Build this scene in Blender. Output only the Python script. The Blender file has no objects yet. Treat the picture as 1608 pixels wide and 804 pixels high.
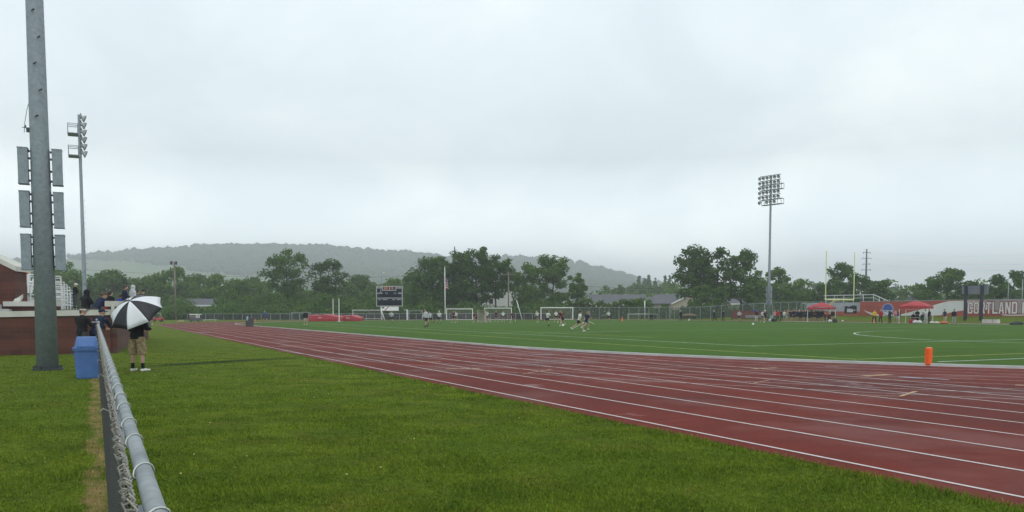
import bpy, bmesh, math, random
import numpy as np
from mathutils import Vector, Matrix
R = math.radians
random.seed(7)
rng = np.random.default_rng(11)
SC = bpy.context.scene
COL = SC.collection

# ------------------------------------------------------------------ camera
F, PX, PY, EYE = 1350.0, 804.0, 576.0, 1.65      # pixels of the 1608 wide photograph
ROLL = R(0.086)
TH = math.atan((PY - 489.35) / F)
cd = bpy.data.cameras.new('camera')
cam = bpy.data.objects.new('camera', cd)
COL.objects.link(cam)
SC.camera = cam
cd.sensor_width = 36
cd.sensor_fit = 'HORIZONTAL'
cd.lens = 36 * F / 1608
cd.shift_y = (PY - 402) / 1608
cd.clip_start = 0.05
cd.clip_end = 20000

def camdir(a, b):
    c, s = math.cos(ROLL), math.sin(ROLL)
    a, b = a * c + b * s, b * c - a * s
    return a, b
def ray(x, y):
    a, b = camdir((x - PX) / F, (PY - y) / F)
    return Vector((a, math.cos(TH) + b * math.sin(TH), -math.sin(TH) + b * math.cos(TH)))
fw = Vector((0, math.cos(TH), -math.sin(TH)))
rt = (ray(PX + F, PY) - fw).normalized()
up = (ray(PX, PY - F) - fw).normalized()
cam.matrix_world = Matrix(((rt.x, up.x, -fw.x, 0), (rt.y, up.y, -fw.y, 0), (rt.z, up.z, -fw.z, EYE), (0, 0, 0, 1)))

def gp(x, y, z=0.0):                       # ground point under a pixel
    r = ray(x, y); t = (z - EYE) / r.z
    return Vector((r.x * t, r.y * t, z))
def at(x, y, Y):                           # point at depth Y
    r = ray(x, y); t = Y / r.y
    return Vector((r.x * t, Y, EYE + r.z * t))
def zat(y, Y, x=804):                      # height of a pixel row at depth Y
    return at(x, y, Y).z
UA = math.atan((150 - 804) / F)            # the straight of the running track
US, UC = math.sin(UA), math.cos(UA)
def xy(u, v, z=0.0):
    return Vector((u * US + v * UC, u * UC - v * US, z))
def uv(p):
    return p.x * US + p.y * UC, p.x * UC - p.y * US
def pv(px, v, z=0.0):                      # point at pixel column px, lateral offset v
    k = ray(px, 495).x / ray(px, 495).y
    y = v / (UC * k - US)
    return Vector((k * y, y, z))
ZR = -UA                                   # z rotation of things laid along the track

# ------------------------------------------------------------------ light
W = bpy.data.worlds.new('World')
SC.world = W
W.use_nodes = True
nt = W.node_tree
for n in list(nt.nodes): nt.nodes.remove(n)
def N(t, **k):
    n = nt.nodes.new(t)
    for a, b in k.items(): setattr(n, a, b)
    return n
out = N('ShaderNodeOutputWorld'); bg = N('ShaderNodeBackground')
sky = N('ShaderNodeTexSky', sky_type='NISHITA', sun_disc=False)
SUN_EL, SUN_ROT = R(58), R(150)
sky.sun_elevation = SUN_EL; sky.sun_rotation = SUN_ROT
tc = N('ShaderNodeTexCoord'); sep = N('ShaderNodeSeparateXYZ')
nt.links.new(tc.outputs['Generated'], sep.inputs[0])
def M(op, a, b=None, c=None):
    n = N('ShaderNodeMath', operation=op)
    for i, v in enumerate((a, b, c)):
        if v is None: continue
        if isinstance(v, (int, float)): n.inputs[i].default_value = v
        else: nt.links.new(v, n.inputs[i])
    return n.outputs[0]
zc = M('MAXIMUM', sep.outputs[2], 0.0)
den = M('ADD', zc, 0.42)
cx = M('DIVIDE', sep.outputs[0], den); cy = M('DIVIDE', sep.outputs[1], den)
cmb = N('ShaderNodeCombineXYZ')
nt.links.new(cx, cmb.inputs[0]); nt.links.new(cy, cmb.inputs[1])
def noise(scale, det, rough, dist, off):
    mp = N('ShaderNodeMapping'); mp.inputs['Location'].default_value = off
    nt.links.new(cmb.outputs[0], mp.inputs[0])
    n = N('ShaderNodeTexNoise'); n.inputs['Scale'].default_value = scale; n.inputs['Detail'].default_value = det
    n.inputs['Roughness'].default_value = rough; n.inputs['Distortion'].default_value = dist
    nt.links.new(mp.outputs[0], n.inputs['Vector'])
    return n.outputs['Fac']
n1 = noise(1.9, 6, 0.55, 0.5, (1.7, 3.1, 0.4)); n2 = noise(4.2, 6, 0.6, 0.5, (5.2, 0.3, 2.0))
mixn = M('ADD', M('MULTIPLY', n1, 0.82), M('MULTIPLY', n2, 0.18))
cr = N('ShaderNodeValToRGB'); nt.links.new(mixn, cr.inputs[0])
e = cr.color_ramp
e.elements[0].position = 0.36; e.elements[0].color = (0.69, 0.785, 0.825, 1)
e.elements[1].position = 0.61; e.elements[1].color = (0.89, 0.955, 0.965, 1)
m_ = e.elements.new(0.5); m_.color = (0.775, 0.86, 0.89, 1)
hz = N('ShaderNodeMapRange'); hz.inputs[1].default_value = 0.0; hz.inputs[2].default_value = 0.17
hz.inputs[3].default_value = 2.45; hz.inputs[4].default_value = 1.0
nt.links.new(zc, hz.inputs[0])
mul = N('ShaderNodeVectorMath', operation='SCALE'); nt.links.new(cr.outputs[0], mul.inputs[0])
nt.links.new(M('MULTIPLY', hz.outputs[0], 10.0), mul.inputs['Scale'])
mx = N('ShaderNodeMix', data_type='RGBA'); mx.inputs['Factor'].default_value = 0.06
nt.links.new(mul.outputs[0], mx.inputs['A']); nt.links.new(sky.outputs[0], mx.inputs['B'])
nt.links.new(mx.outputs['Result'], bg.inputs[0]); bg.inputs[1].default_value = 0.116
nt.links.new(bg.outputs[0], out.inputs[0])

sl = bpy.data.lights.new('sun', 'SUN'); sl.energy = 0.6; sl.angle = R(25); sl.color = (1, 0.97, 0.93)
so = bpy.data.objects.new('sun', sl); COL.objects.link(so)
so.rotation_euler = (R(90) - SUN_EL, 0, math.pi - SUN_ROT)
vs = SC.view_settings
vs.view_transform = 'Standard'; vs.look = 'None'; vs.exposure = 0.2; vs.gamma = 1.0; vs.use_curve_mapping = False
SC.cycles.max_bounces = 8; SC.cycles.diffuse_bounces = 3; SC.cycles.glossy_bounces = 3
SC.cycles.transparent_max_bounces = 24; SC.cycles.volume_bounces = 0
SC.cycles.use_denoising = True
SC.cycles.caustics_reflective = False; SC.cycles.caustics_refractive = False

# ------------------------------------------------------------------ materials
MATS = {}
def new_mat(name):
    m = bpy.data.materials.new(name); m.use_nodes = True
    t = m.node_tree
    for n in list(t.nodes): t.nodes.remove(n)
    o = t.nodes.new('ShaderNodeOutputMaterial'); b = t.nodes.new('ShaderNodeBsdfPrincipled')
    t.links.new(b.outputs[0], o.inputs[0])
    return m, t, b, o
class G:
    """small node-graph helper"""
    def __init__(s, t): s.t = t
    def n(s, ty, **k):
        x = s.t.nodes.new(ty)
        for a, b in k.items(): setattr(x, a, b)
        return x
    def l(s, a, b): s.t.links.new(a, b)
    def put(s, sock, v):
        if hasattr(v, 'is_output'): s.t.links.new(v, sock)
        elif isinstance(v, (tuple, list)): sock.default_value = v if len(v) == 4 or len(sock.default_value) == 3 else (*v, 1)
        else: sock.default_value = v
    def math(s, op, a, b=0.0, c=None):
        x = s.n('ShaderNodeMath', operation=op); s.put(x.inputs[0], a); s.put(x.inputs[1], b)
        if c is not None: s.put(x.inputs[2], c)
        return x.outputs[0]
    def mr(s, v, a, b, c=0.0, d=1.0, smooth=False):
        x = s.n('ShaderNodeMapRange')
        if smooth: x.interpolation_type = 'SMOOTHSTEP'
        s.put(x.inputs[0], v)
        for i, q in enumerate((a, b, c, d)): x.inputs[i + 1].default_value = q
        return x.outputs[0]
    def mix(s, f, a, b, mode='MIX'):
        x = s.n('ShaderNodeMix', data_type='RGBA', blend_type=mode)
        s.put(x.inputs['Factor'], f); s.put(x.inputs['A'], a); s.put(x.inputs['B'], b)
        return x.outputs['Result']
    def noise(s, scale, det=4, rough=0.55, vec=None, dist=0.0, sc3=None):
        x = s.n('ShaderNodeTexNoise'); x.inputs['Scale'].default_value = scale; x.inputs['Detail'].default_value = det
        x.inputs['Roughness'].default_value = rough; x.inputs['Distortion'].default_value = dist
        v = vec if vec is not None else s.obj()
        if sc3:
            mp = s.n('ShaderNodeMapping'); mp.inputs['Scale'].default_value = sc3; s.l(v, mp.inputs[0]); v = mp.outputs[0]
        s.l(v, x.inputs['Vector'])
        return x.outputs['Fac']
    def obj(s):
        return s.n('ShaderNodeTexCoord').outputs['Object']
    def pos(s):
        return s.n('ShaderNodeNewGeometry').outputs['Position']
    def bump(s, h, strength=0.3, dist=0.02):
        x = s.n('ShaderNodeBump'); x.inputs['Strength'].default_value = strength; x.inputs['Distance'].default_value = dist
        s.l(h, x.inputs['Height']); return x.outputs[0]

def mat(key, col, rough=0.6, metal=0.0, var=0.25, scale=6.0, spec=0.5, bump=0.0, bscale=40.0):
    """plain surface with worn, slightly blotchy colour"""
    if key in MATS: return MATS[key]
    m, t, b, o = new_mat(key); g = G(t)
    f = g.noise(scale, 5, 0.6)
    k = g.mr(f, 0.3, 0.7, 1 - var, 1 + var)
    v = g.n('ShaderNodeVectorMath', operation='SCALE'); v.inputs[0].default_value = col[:3]; g.l(k, v.inputs['Scale'])
    g.l(v.outputs[0], b.inputs['Base Color'])
    g.l(g.mr(g.noise(scale * 2.3, 3), 0.3, 0.7, max(0.05, rough - 0.1), min(1, rough + 0.1)), b.inputs['Roughness'])
    b.inputs['Metallic'].default_value = metal; b.inputs['Specular IOR Level'].default_value = spec
    if bump: g.l(g.bump(g.noise(bscale, 3), bump), b.inputs['Normal'])
    MATS[key] = m
    return m
def cloth(key, col):
    return mat('cloth_' + key, col, 0.85, 0, 0.22, 9, 0.25, 0.25, 25)
def leafmat(key, c1, c2, c3, bs=0.45):
    if key in MATS: return MATS[key]
    m, t, b, o = new_mat(key); g = G(t)
    ri = g.n('ShaderNodeNewGeometry').outputs['Random Per Island']
    c = g.mix(ri, c1, c2)
    big = g.noise(bs, 3, 0.6)
    c = g.mix(g.mr(big, 0.42, 0.68), c, c3)
    oi = g.n('ShaderNodeObjectInfo').outputs['Random']
    v = g.n('ShaderNodeVectorMath', operation='SCALE'); g.l(c, v.inputs[0]); g.l(g.mr(oi, 0, 1, 0.85, 1.2), v.inputs['Scale'])
    g.l(v.outputs[0], b.inputs['Base Color']); b.inputs['Roughness'].default_value = 0.6
    b.inputs['Specular IOR Level'].default_value = 0.12
    tr = g.n('ShaderNodeBsdfTranslucent'); g.l(v.outputs[0], tr.inputs[0])
    ms = g.n('ShaderNodeMixShader'); ms.inputs[0].default_value = 0.22
    g.l(b.outputs[0], ms.inputs[1]); g.l(tr.outputs[0], ms.inputs[2]); g.l(ms.outputs[0], o.inputs[0])
    MATS[key] = m
    return m
def meshscreen(key, col, alpha):
    """fence fabric: wire or windscreen too fine to model at 180 m, part of it open"""
    if key in MATS: return MATS[key]
    m, t, b, o = new_mat(key); g = G(t)
    b.inputs['Base Color'].default_value = (*col, 1); b.inputs['Roughness'].default_value = 0.7
    tp = g.n('ShaderNodeBsdfTransparent'); ms = g.n('ShaderNodeMixShader')
    g.l(g.mr(g.noise(0.6, 4), 0.3, 0.7, alpha * 0.75, min(1, alpha * 1.2)), ms.inputs[0])
    g.l(tp.outputs[0], ms.inputs[1]); g.l(b.outputs[0], ms.inputs[2]); g.l(ms.outputs[0], o.inputs[0])
    MATS[key] = m
    return m
GALV = mat('galvanised_steel', (0.33, 0.36, 0.38), 0.5, 0.55, 0.22, 14)
GALVD = mat('weathered_galvanised_steel', (0.235, 0.27, 0.30), 0.6, 0.3, 0.16, 9, 0.4)
WIRE = mat('fence_wire', (0.026, 0.029, 0.024), 0.7, 0.0, 0.35, 30)
RAILM = mat('fence_rail_metal', (0.25, 0.275, 0.285), 0.42, 0.5, 0.28, 7)
ALU = mat('aluminium', (0.62, 0.64, 0.65), 0.45, 0.3, 0.12, 3)
WHITE = mat('white_paint', (0.78, 0.78, 0.76), 0.5, 0, 0.08, 3)
BLACK = mat('black_paint', (0.02, 0.021, 0.024), 0.5, 0, 0.3, 3)
DKSTEEL = mat('dark_steel', (0.055, 0.06, 0.065), 0.55, 0.4, 0.25, 4)
CONC = mat('cast_stone', (0.50, 0.49, 0.44), 0.75, 0, 0.1, 2.5, 0.4, 0.15, 60)
WOODP = mat('weathered_wood', (0.17, 0.145, 0.115), 0.8, 0, 0.3, 3)
BARK = mat('bark', (0.045, 0.038, 0.03), 0.9, 0, 0.35, 2.0, 0.2)
SKIN = mat('skin', (0.42, 0.25, 0.18), 0.55, 0, 0.1, 8)
SKIN2 = mat('brown_skin', (0.16, 0.085, 0.055), 0.55, 0, 0.1, 8)
HAIRD = mat('dark_hair', (0.018, 0.013, 0.01), 0.6, 0, 0.3, 30)
HAIRB = mat('brown_hair', (0.07, 0.04, 0.022), 0.6, 0, 0.3, 30)
HAIRF = mat('fair_hair', (0.30, 0.19, 0.09), 0.6, 0, 0.3, 30)
HAIRG = mat('grey_hair', (0.4, 0.38, 0.36), 0.6, 0, 0.3, 30)

# ------------------------------------------------------------------ mesh builder
class MB:
    def __init__(s): s.v = []; s.f = []; s.m = []
    def add(s, vs, fs, mi=0):
        k = len(s.v); s.v += [tuple(p) for p in vs]; s.f += [tuple(i + k for i in f) for f in fs]; s.m += [mi] * len(fs)
        return s
    def box(s, c, d, rz=0.0, mi=0, taper=1.0, rot=None):
        hx, hy, hz_ = d[0] / 2, d[1] / 2, d[2] / 2
        vs = []
        for z, k in ((-hz_, 1), (hz_, taper)):
            for x, y in ((-hx, -hy), (hx, -hy), (hx, hy), (-hx, hy)): vs.append(Vector((x * k, y * k, z)))
        q = rot if rot is not None else Matrix.Rotation(rz, 3, 'Z')
        vs = [q @ p + Vector(c) for p in vs]
        return s.add(vs, [(3, 2, 1, 0), (4, 5, 6, 7), (0, 1, 5, 4), (1, 2, 6, 5), (2, 3, 7, 6), (3, 0, 4, 7)], mi)
    def tube(s, pts, rads, n=8, mi=0, caps=True, xref=None, closed=False):
        pts = [Vector(p) for p in pts]
        if not isinstance(rads, (list, tuple)): rads = [rads] * len(pts)
        vs, fs = [], []
        L = len(pts); a = None
        for i, p in enumerate(pts):
            if closed: t = pts[(i + 1) % L] - pts[i - 1]
            else: t = pts[min(i + 1, L - 1)] - pts[max(i - 1, 0)]
            t = t.normalized() if t.length > 1e-9 else Vector((0, 0, 1))
            r = Vector(xref) if xref is not None else (a if a is not None else (Vector((1, 0, 0)) if abs(t.x) < 0.9 else Vector((0, 1, 0))))
            a = (r - t * r.dot(t))
            a = a.normalized() if a.length > 1e-6 else t.orthogonal().normalized()
            b = t.cross(a)
            ra, rb = rads[i] if isinstance(rads[i], (list, tuple)) else (rads[i], rads[i])
            for k in range(n):
                w = 2 * math.pi * k / n
                vs.append(p + a * (math.cos(w) * ra) + b * (math.sin(w) * rb))
        for i in range(L if closed else L - 1):
            j = (i + 1) % L
            for k in range(n):
                fs.append((i * n + k, i * n + (k + 1) % n, j * n + (k + 1) % n, j * n + k))
        if caps and not closed:
            fs.append(tuple(reversed(range(n)))); fs.append(tuple((L - 1) * n + k for k in range(n)))
        return s.add(vs, fs, mi)
    def bar(s, a, b, r, n=6, mi=0): return s.tube([a, b], r, n, mi)
    def ell(s, c, r, n=12, m=8, mi=0, rot=None):
        vs, fs = [], []
        c = Vector(c)
        for i in range(m + 1):
            th = math.pi * i / m
            for k in range(n):
                w = 2 * math.pi * k / n
                p = Vector((r[0] * math.sin(th) * math.cos(w), r[1] * math.sin(th) * math.sin(w), r[2] * math.cos(th)))
                if rot is not None: p = rot @ p
                vs.append(c + p)
        for i in range(m):
            for k in range(n):
                fs.append((i * n + k, (i + 1) * n + k, (i + 1) * n + (k + 1) % n, i * n + (k + 1) % n))
        return s.add(vs, fs, mi)
    def lathe(s, prof, n=16, mi=0, c=(0, 0, 0)):
        vs, fs = [], []
        for r, z in prof:
            for k in range(n):
                w = 2 * math.pi * k / n
                vs.append((c[0] + r * math.cos(w), c[1] + r * math.sin(w), c[2] + z))
        for i in range(len(prof) - 1):
            for k in range(n):
                fs.append((i * n + k, i * n + (k + 1) % n, (i + 1) * n + (k + 1) % n, (i + 1) * n + k))
        return s.add(vs, fs, mi)
    def prism(s, poly, d, mi=0):
        """poly: 3D points (one plane), d: extrusion vector"""
        n = len(poly); d = Vector(d)
        vs = [Vector(p) for p in poly] + [Vector(p) + d for p in poly]
        fs = [tuple(reversed(range(n))), tuple(range(n, 2 * n))] + [(i, (i + 1) % n, n + (i + 1) % n, n + i) for i in range(n)]
        return s.add(vs, fs, mi)
    def quad(s, a, b, c, d, mi=0): return s.add([a, b, c, d], [(0, 1, 2, 3)], mi)
    def mesh(s, name, smooth=False):
        me = bpy.data.meshes.new(name); me.from_pydata(s.v, [], s.f)
        if any(s.m): me.polygons.foreach_set('material_index', s.m)
        bm = bmesh.new(); bm.from_mesh(me); bmesh.ops.recalc_face_normals(bm, faces=bm.faces); bm.to_mesh(me); bm.free()
        if smooth: me.polygons.foreach_set('use_smooth', [True] * len(me.polygons))
        me.update(); return me
    def build(s, name, ms, parent=None, smooth=False, loc=None, rz=0.0):
        me = s.mesh(name, smooth)
        for m in (ms if isinstance(ms, (list, tuple)) else [ms]): me.materials.append(m)
        return link(name, me, parent, loc, rz)
def link(name, me, parent=None, loc=None, rz=0.0):
    o = bpy.data.objects.new(name, me); COL.objects.link(o)
    if parent is not None: o.parent = parent
    if loc is not None: o.location = loc
    if rz: o.rotation_euler[2] = rz
    return o
def tag(o, label=None, cat=None, group=None, kind=None):
    if label: o['label'] = label
    if cat: o['category'] = cat
    if group: o['group'] = group
    if kind: o['kind'] = kind
    return o
def thing(name, label, cat, loc=(0, 0, 0), rz=0.0, group=None):
    o = bpy.data.objects.new(name, None); COL.objects.link(o); o.location = loc; o.rotation_euler[2] = rz
    o.empty_display_size = 0.2
    return tag(o, label, cat, group)
def struct(o): o['kind'] = 'structure'; return o
def kids(o): return [c for c in COL.objects if c.parent == o]
def dup(o, loc=None, rz=None, label=None, parent=None):
    c = o.copy(); COL.objects.link(c)
    if parent is not None: c.parent = parent
    if loc is not None: c.location = loc
    if rz is not None: c.rotation_euler[2] = rz
    if label: c['label'] = label
    for ch in list(o.children): dup(ch, parent=c)
    return c
def np_mesh(name, verts, faces_n, loops, smooth=False):
    """fast mesh: verts (n,3), all faces with faces_n corners, loops flat index array"""
    me = bpy.data.meshes.new(name)
    nv = len(verts); nl = len(loops); nf = nl // faces_n
    me.vertices.add(nv); me.vertices.foreach_set('co', np.asarray(verts, np.float32).ravel())
    me.loops.add(nl); me.loops.foreach_set('vertex_index', np.asarray(loops, np.int32))
    me.polygons.add(nf)
    me.polygons.foreach_set('loop_start', np.arange(0, nl, faces_n, dtype=np.int32))
    me.polygons.foreach_set('loop_total', np.full(nf, faces_n, np.int32))
    if smooth: me.polygons.foreach_set('use_smooth', np.ones(nf, bool))
    me.update(calc_edges=True); me.validate()
    return me

# text: the built-in font turned into a mesh
TMP = bpy.data.scenes.new('tmp')
def depsgraph():
    with bpy.context.temp_override(scene=TMP, view_layer=TMP.view_layers[0]):
        dg = bpy.context.evaluated_depsgraph_get(); dg.update()
    return dg
def text_mesh(name, body, size, offset=0.0, extrude=0.004, align='CENTER'):
    c = bpy.data.curves.new(name, 'FONT'); c.body = body; c.size = size; c.offset = offset; c.extrude = extrude
    c.align_x = align; c.align_y = 'CENTER'
    o = bpy.data.objects.new(name, c); TMP.collection.objects.link(o)
    dg = depsgraph()
    me = bpy.data.meshes.new_from_object(o.evaluated_get(dg)); me.name = name
    TMP.collection.objects.unlink(o); bpy.data.objects.remove(o); bpy.data.curves.remove(c)
    return me
def text_on(name, body, size, mtl, parent, loc, rot, sx=1.0, offset=0.0, extrude=0.004):
    me = text_mesh(name, body, size, offset, extrude)
    me.materials.clear(); me.materials.append(mtl)
    o = link(name, me, parent, loc); o.rotation_euler = rot; o.scale = (sx, 1, 1)
    return o
def remeshed(name, mb, voxel, it=2):
    me = mb.mesh(name)
    o = bpy.data.objects.new(name, me); TMP.collection.objects.link(o)
    r = o.modifiers.new('r', 'REMESH'); r.mode = 'VOXEL'; r.voxel_size = voxel; r.use_smooth_shade = True
    if it:
        q = o.modifiers.new('s', 'SMOOTH'); q.factor = 0.5; q.iterations = it
    dg = depsgraph()
    out = bpy.data.meshes.new_from_object(o.evaluated_get(dg)); out.name = name
    TMP.collection.objects.unlink(o); bpy.data.objects.remove(o); bpy.data.meshes.remove(me)
    out.materials.clear(); out.materials.append(None)
    return out
# ------------------------------------------------------------------ ground, track, turf
TC_N, TC_F, TV, TR = 38.0, 118.0, 58.0, 41.0      # oval: bend centres along u, their v, inner radius
V_IN, V_OUT = 17.0, 6.95
def grass_colour(g):
    p = g.pos()
    sp = g.n('ShaderNodeSeparateXYZ'); g.l(p, sp.inputs[0])
    v = g.math('SUBTRACT', g.math('MULTIPLY', sp.outputs[0], UC), g.math('MULTIPLY', sp.outputs[1], US))
    fine = g.noise(9, 5, 0.7, p); mid = g.noise(1.1, 5, 0.65, p); big = g.noise(0.16, 4, 0.6, p)
    c = g.mix(g.mr(mid, 0.38, 0.63), (0.044, 0.082, 0.005), (0.114, 0.158, 0.011))
    c = g.mix(g.mr(big, 0.40, 0.62, 0, 0.65), c, (0.060, 0.112, 0.008))
    c = g.mix(g.mr(fine, 0.35, 0.72, 0.0, 0.5), c, (0.150, 0.175, 0.022))
    c = g.mix(g.mr(g.noise(0.55, 6, 0.75, p, 0.6), 0.54, 0.70, 0, 0.6), c, (0.125, 0.110, 0.024))
    # straw-coloured strip along the fence foot
    d = g.math('ABSOLUTE', g.math('SUBTRACT', v, g.math('MULTIPLY_ADD', g.noise(0.9, 3, 0.6, p), 0.5, -0.27)))
    st = g.math('MULTIPLY', g.mr(d, 0.03, 0.15, 1, 0, True), g.mr(g.noise(2.2, 4, 0.6, p), 0.36, 0.60, 0.2, 1.0))
    c = g.mix(st, c, (0.25, 0.18, 0.075))
    # darker green mixed in along a strip of lawn running from the fence to the track
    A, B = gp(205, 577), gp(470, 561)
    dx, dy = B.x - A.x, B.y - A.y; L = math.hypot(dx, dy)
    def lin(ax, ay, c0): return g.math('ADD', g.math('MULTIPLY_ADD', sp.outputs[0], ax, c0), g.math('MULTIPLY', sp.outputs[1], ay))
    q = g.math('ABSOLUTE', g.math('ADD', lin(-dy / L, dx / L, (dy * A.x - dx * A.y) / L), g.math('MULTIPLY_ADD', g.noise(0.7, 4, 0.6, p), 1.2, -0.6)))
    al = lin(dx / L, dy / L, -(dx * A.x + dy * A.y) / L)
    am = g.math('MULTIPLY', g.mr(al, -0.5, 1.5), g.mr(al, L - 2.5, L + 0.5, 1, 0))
    dark_strip = g.math('MULTIPLY', g.mr(q, 0.25, 0.8, 1, 0, True), am)
    c = g.mix(g.math('MULTIPLY', dark_strip, 0.85), c, (0.014, 0.034, 0.008))
    return c
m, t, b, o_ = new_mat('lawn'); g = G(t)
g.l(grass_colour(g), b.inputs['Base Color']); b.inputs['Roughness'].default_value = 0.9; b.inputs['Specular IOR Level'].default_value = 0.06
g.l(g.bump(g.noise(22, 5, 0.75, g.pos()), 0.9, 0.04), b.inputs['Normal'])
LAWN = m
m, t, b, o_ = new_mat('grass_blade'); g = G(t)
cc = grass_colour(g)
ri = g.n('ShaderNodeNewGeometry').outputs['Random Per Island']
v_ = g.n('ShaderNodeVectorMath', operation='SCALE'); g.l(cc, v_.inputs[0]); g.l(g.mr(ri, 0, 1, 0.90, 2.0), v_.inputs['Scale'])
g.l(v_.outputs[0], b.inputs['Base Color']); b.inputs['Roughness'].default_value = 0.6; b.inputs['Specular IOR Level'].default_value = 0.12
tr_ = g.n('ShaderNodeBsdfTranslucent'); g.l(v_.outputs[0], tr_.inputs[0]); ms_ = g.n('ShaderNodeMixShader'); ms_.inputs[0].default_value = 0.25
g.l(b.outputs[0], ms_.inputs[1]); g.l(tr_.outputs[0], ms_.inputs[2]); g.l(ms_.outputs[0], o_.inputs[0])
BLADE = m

# wet rubber track
m, t, b, o_ = new_mat('wet_red_rubber_track'); g = G(t)
p = g.pos()
fine = g.noise(85, 3, 0.8, p); mid = g.noise(0.9, 5, 0.6, p); big = g.noise(0.17, 4, 0.55, p, 0.5)
c = g.mix(g.mr(mid, 0.3, 0.7), (0.128, 0.019, 0.012), (0.172, 0.026, 0.016))
c = g.mix(g.mr(big, 0.46, 0.64, 0, 0.7), c, (0.090, 0.024, 0.022))
c = g.mix(g.mr(g.noise(2.6, 6, 0.7, p, 0.3), 0.5, 0.72, 0, 0.4), c, (0.075, 0.016, 0.014))
c = g.mix(g.mr(fine, 0.42, 0.70, 0, 0.65), c, (0.050, 0.010, 0.009))
c = g.mix(g.mr(g.noise(60, 3, 0.8, p), 0.60, 0.78, 0, 0.5), c, (0.32, 0.10, 0.085))
g.l(c, b.inputs['Base Color'])
wet = g.mr(g.noise(0.28, 5, 0.6, p, 0.4), 0.46, 0.66, smooth=True)
pud = g.mr(g.noise(0.42, 5, 0.6, p, 0.6, (1, 1, 1)), 0.62, 0.70, smooth=True)
g.l(g.math('MULTIPLY_ADD', pud, -0.30, g.math('MULTIPLY_ADD', wet, -0.22, 0.76)), b.inputs['Roughness'])
g.l(g.math('MULTIPLY_ADD', pud, 0.18, 0.07), b.inputs['Specular IOR Level'])
g.l(g.bump(g.noise(140, 3, 0.7, p), 0.35, 0.006), b.inputs['Normal'])
TRACK = m
# artificial turf
m, t, b, o_ = new_mat('artificial_turf'); g = G(t)
p = g.pos()
c = g.mix(g.mr(g.noise(0.5, 5, 0.6, p), 0.3, 0.7), (0.054, 0.112, 0.022), (0.086, 0.152, 0.031))
c = g.mix(g.mr(g.noise(0.09, 4, 0.6, p, 0.7), 0.42, 0.66, 0, 0.6), c, (0.064, 0.105, 0.022))
c = g.mix(g.mr(g.noise(14, 4, 0.8, p), 0.42, 0.7, 0, 0.45), c, (0.022, 0.062, 0.016))
g.l(c, b.inputs['Base Color']); b.inputs['Roughness'].default_value = 0.95; b.inputs['Specular IOR Level'].default_value = 0.03
g.l(g.bump(g.noise(30, 4, 0.8, p), 0.7, 0.03), b.inputs['Normal'])
TURF = m
def line_mat(key, col, wear):
    m, t, b, o_ = new_mat(key); g = G(t); p = g.pos()
    tp = g.n('ShaderNodeBsdfTransparent'); ms = g.n('ShaderNodeMixShader')
    b.inputs['Base Color'].default_value = (*col, 1); b.inputs['Roughness'].default_value = 0.6
    g.l(g.mr(g.noise(2.2, 5, 0.75, p), 0.30, 0.62, wear, 1.0), ms.inputs[0])
    g.l(tp.outputs[0], ms.inputs[1]); g.l(b.outputs[0], ms.inputs[2]); g.l(ms.outputs[0], o_.inputs[0])
    return m
LINEW = line_mat('worn_white_lane_paint', (0.55, 0.49, 0.48), 0.72)
LINEF = line_mat('faded_white_lane_paint', (0.50, 0.42, 0.42), 0.35)
LINET = line_mat('white_turf_line', (0.62, 0.68, 0.62), 0.6)
LINEY = line_mat('yellow_turf_line', (0.52, 0.50, 0.12), 0.55)
MARKO = line_mat('faded_tan_track_mark', (0.42, 0.24, 0.12), 0.5)
MARKB = line_mat('painted_puddle_sheen', (0.34, 0.34, 0.42), 0.45)  # grey-blue sheen of puddles, put in as flat colour

gm = MB()
n = 48
S = 3900
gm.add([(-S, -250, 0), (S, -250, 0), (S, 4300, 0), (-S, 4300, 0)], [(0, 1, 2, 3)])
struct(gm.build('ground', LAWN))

def arc(cu, r, a0, a1, n=64):     # angles from -v direction towards +u
    return [(cu + r * math.sin(w), TV - r * math.cos(w)) for w in (a0 + (a1 - a0) * i / n for i in range(n + 1))]
def oval(r, n=64):
    return arc(TC_F, r, 0, math.pi, n) + arc(TC_N, r, math.pi, 2 * math.pi, n)
def ring(o1, o2, z):
    mb = MB(); k = len(o1)
    mb.add([xy(u, v, z) for u, v in o1] + [xy(u, v, z) for u, v in o2],
           [(i, (i + 1) % k, k + (i + 1) % k, k + i) for i in range(k)])
    return mb
tk = ring(oval(TR - 0.6), oval(TR + 9.9), 0.004)
# straight chute of the home straight (joins the oval's ring edge to edge on a sheet 4 mm higher)
edge = []
rr = random.Random(3)
us = [-45 + i * 0.45 for i in range(int((TC_F + 45) / 0.45))]
ch = MB()
vs_ = [xy(u, V_OUT + 0.02 * rr.random() + 0.05 * math.sin(u * 0.9) * math.sin(u * 0.31), 0.008) for u in us] + [xy(u, 31 if u < 20 else V_IN + 0.1, 0.008) for u in us]
k = len(us)
ch.add(vs_, [(i, i + 1, k + i + 1, k + i) for i in range(k - 1)])
tk.add(ch.v, ch.f)
struct(tk.build('running_track', TRACK))
# turf: a raised sheet inside the kerb
tf = MB()
oi = oval(TR - 0.55, 72)
tf.add([xy(u, v, 0.03) for u, v in oi], [tuple(range(len(oi)))])
struct(tf.build('turf_field', TURF))
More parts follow.
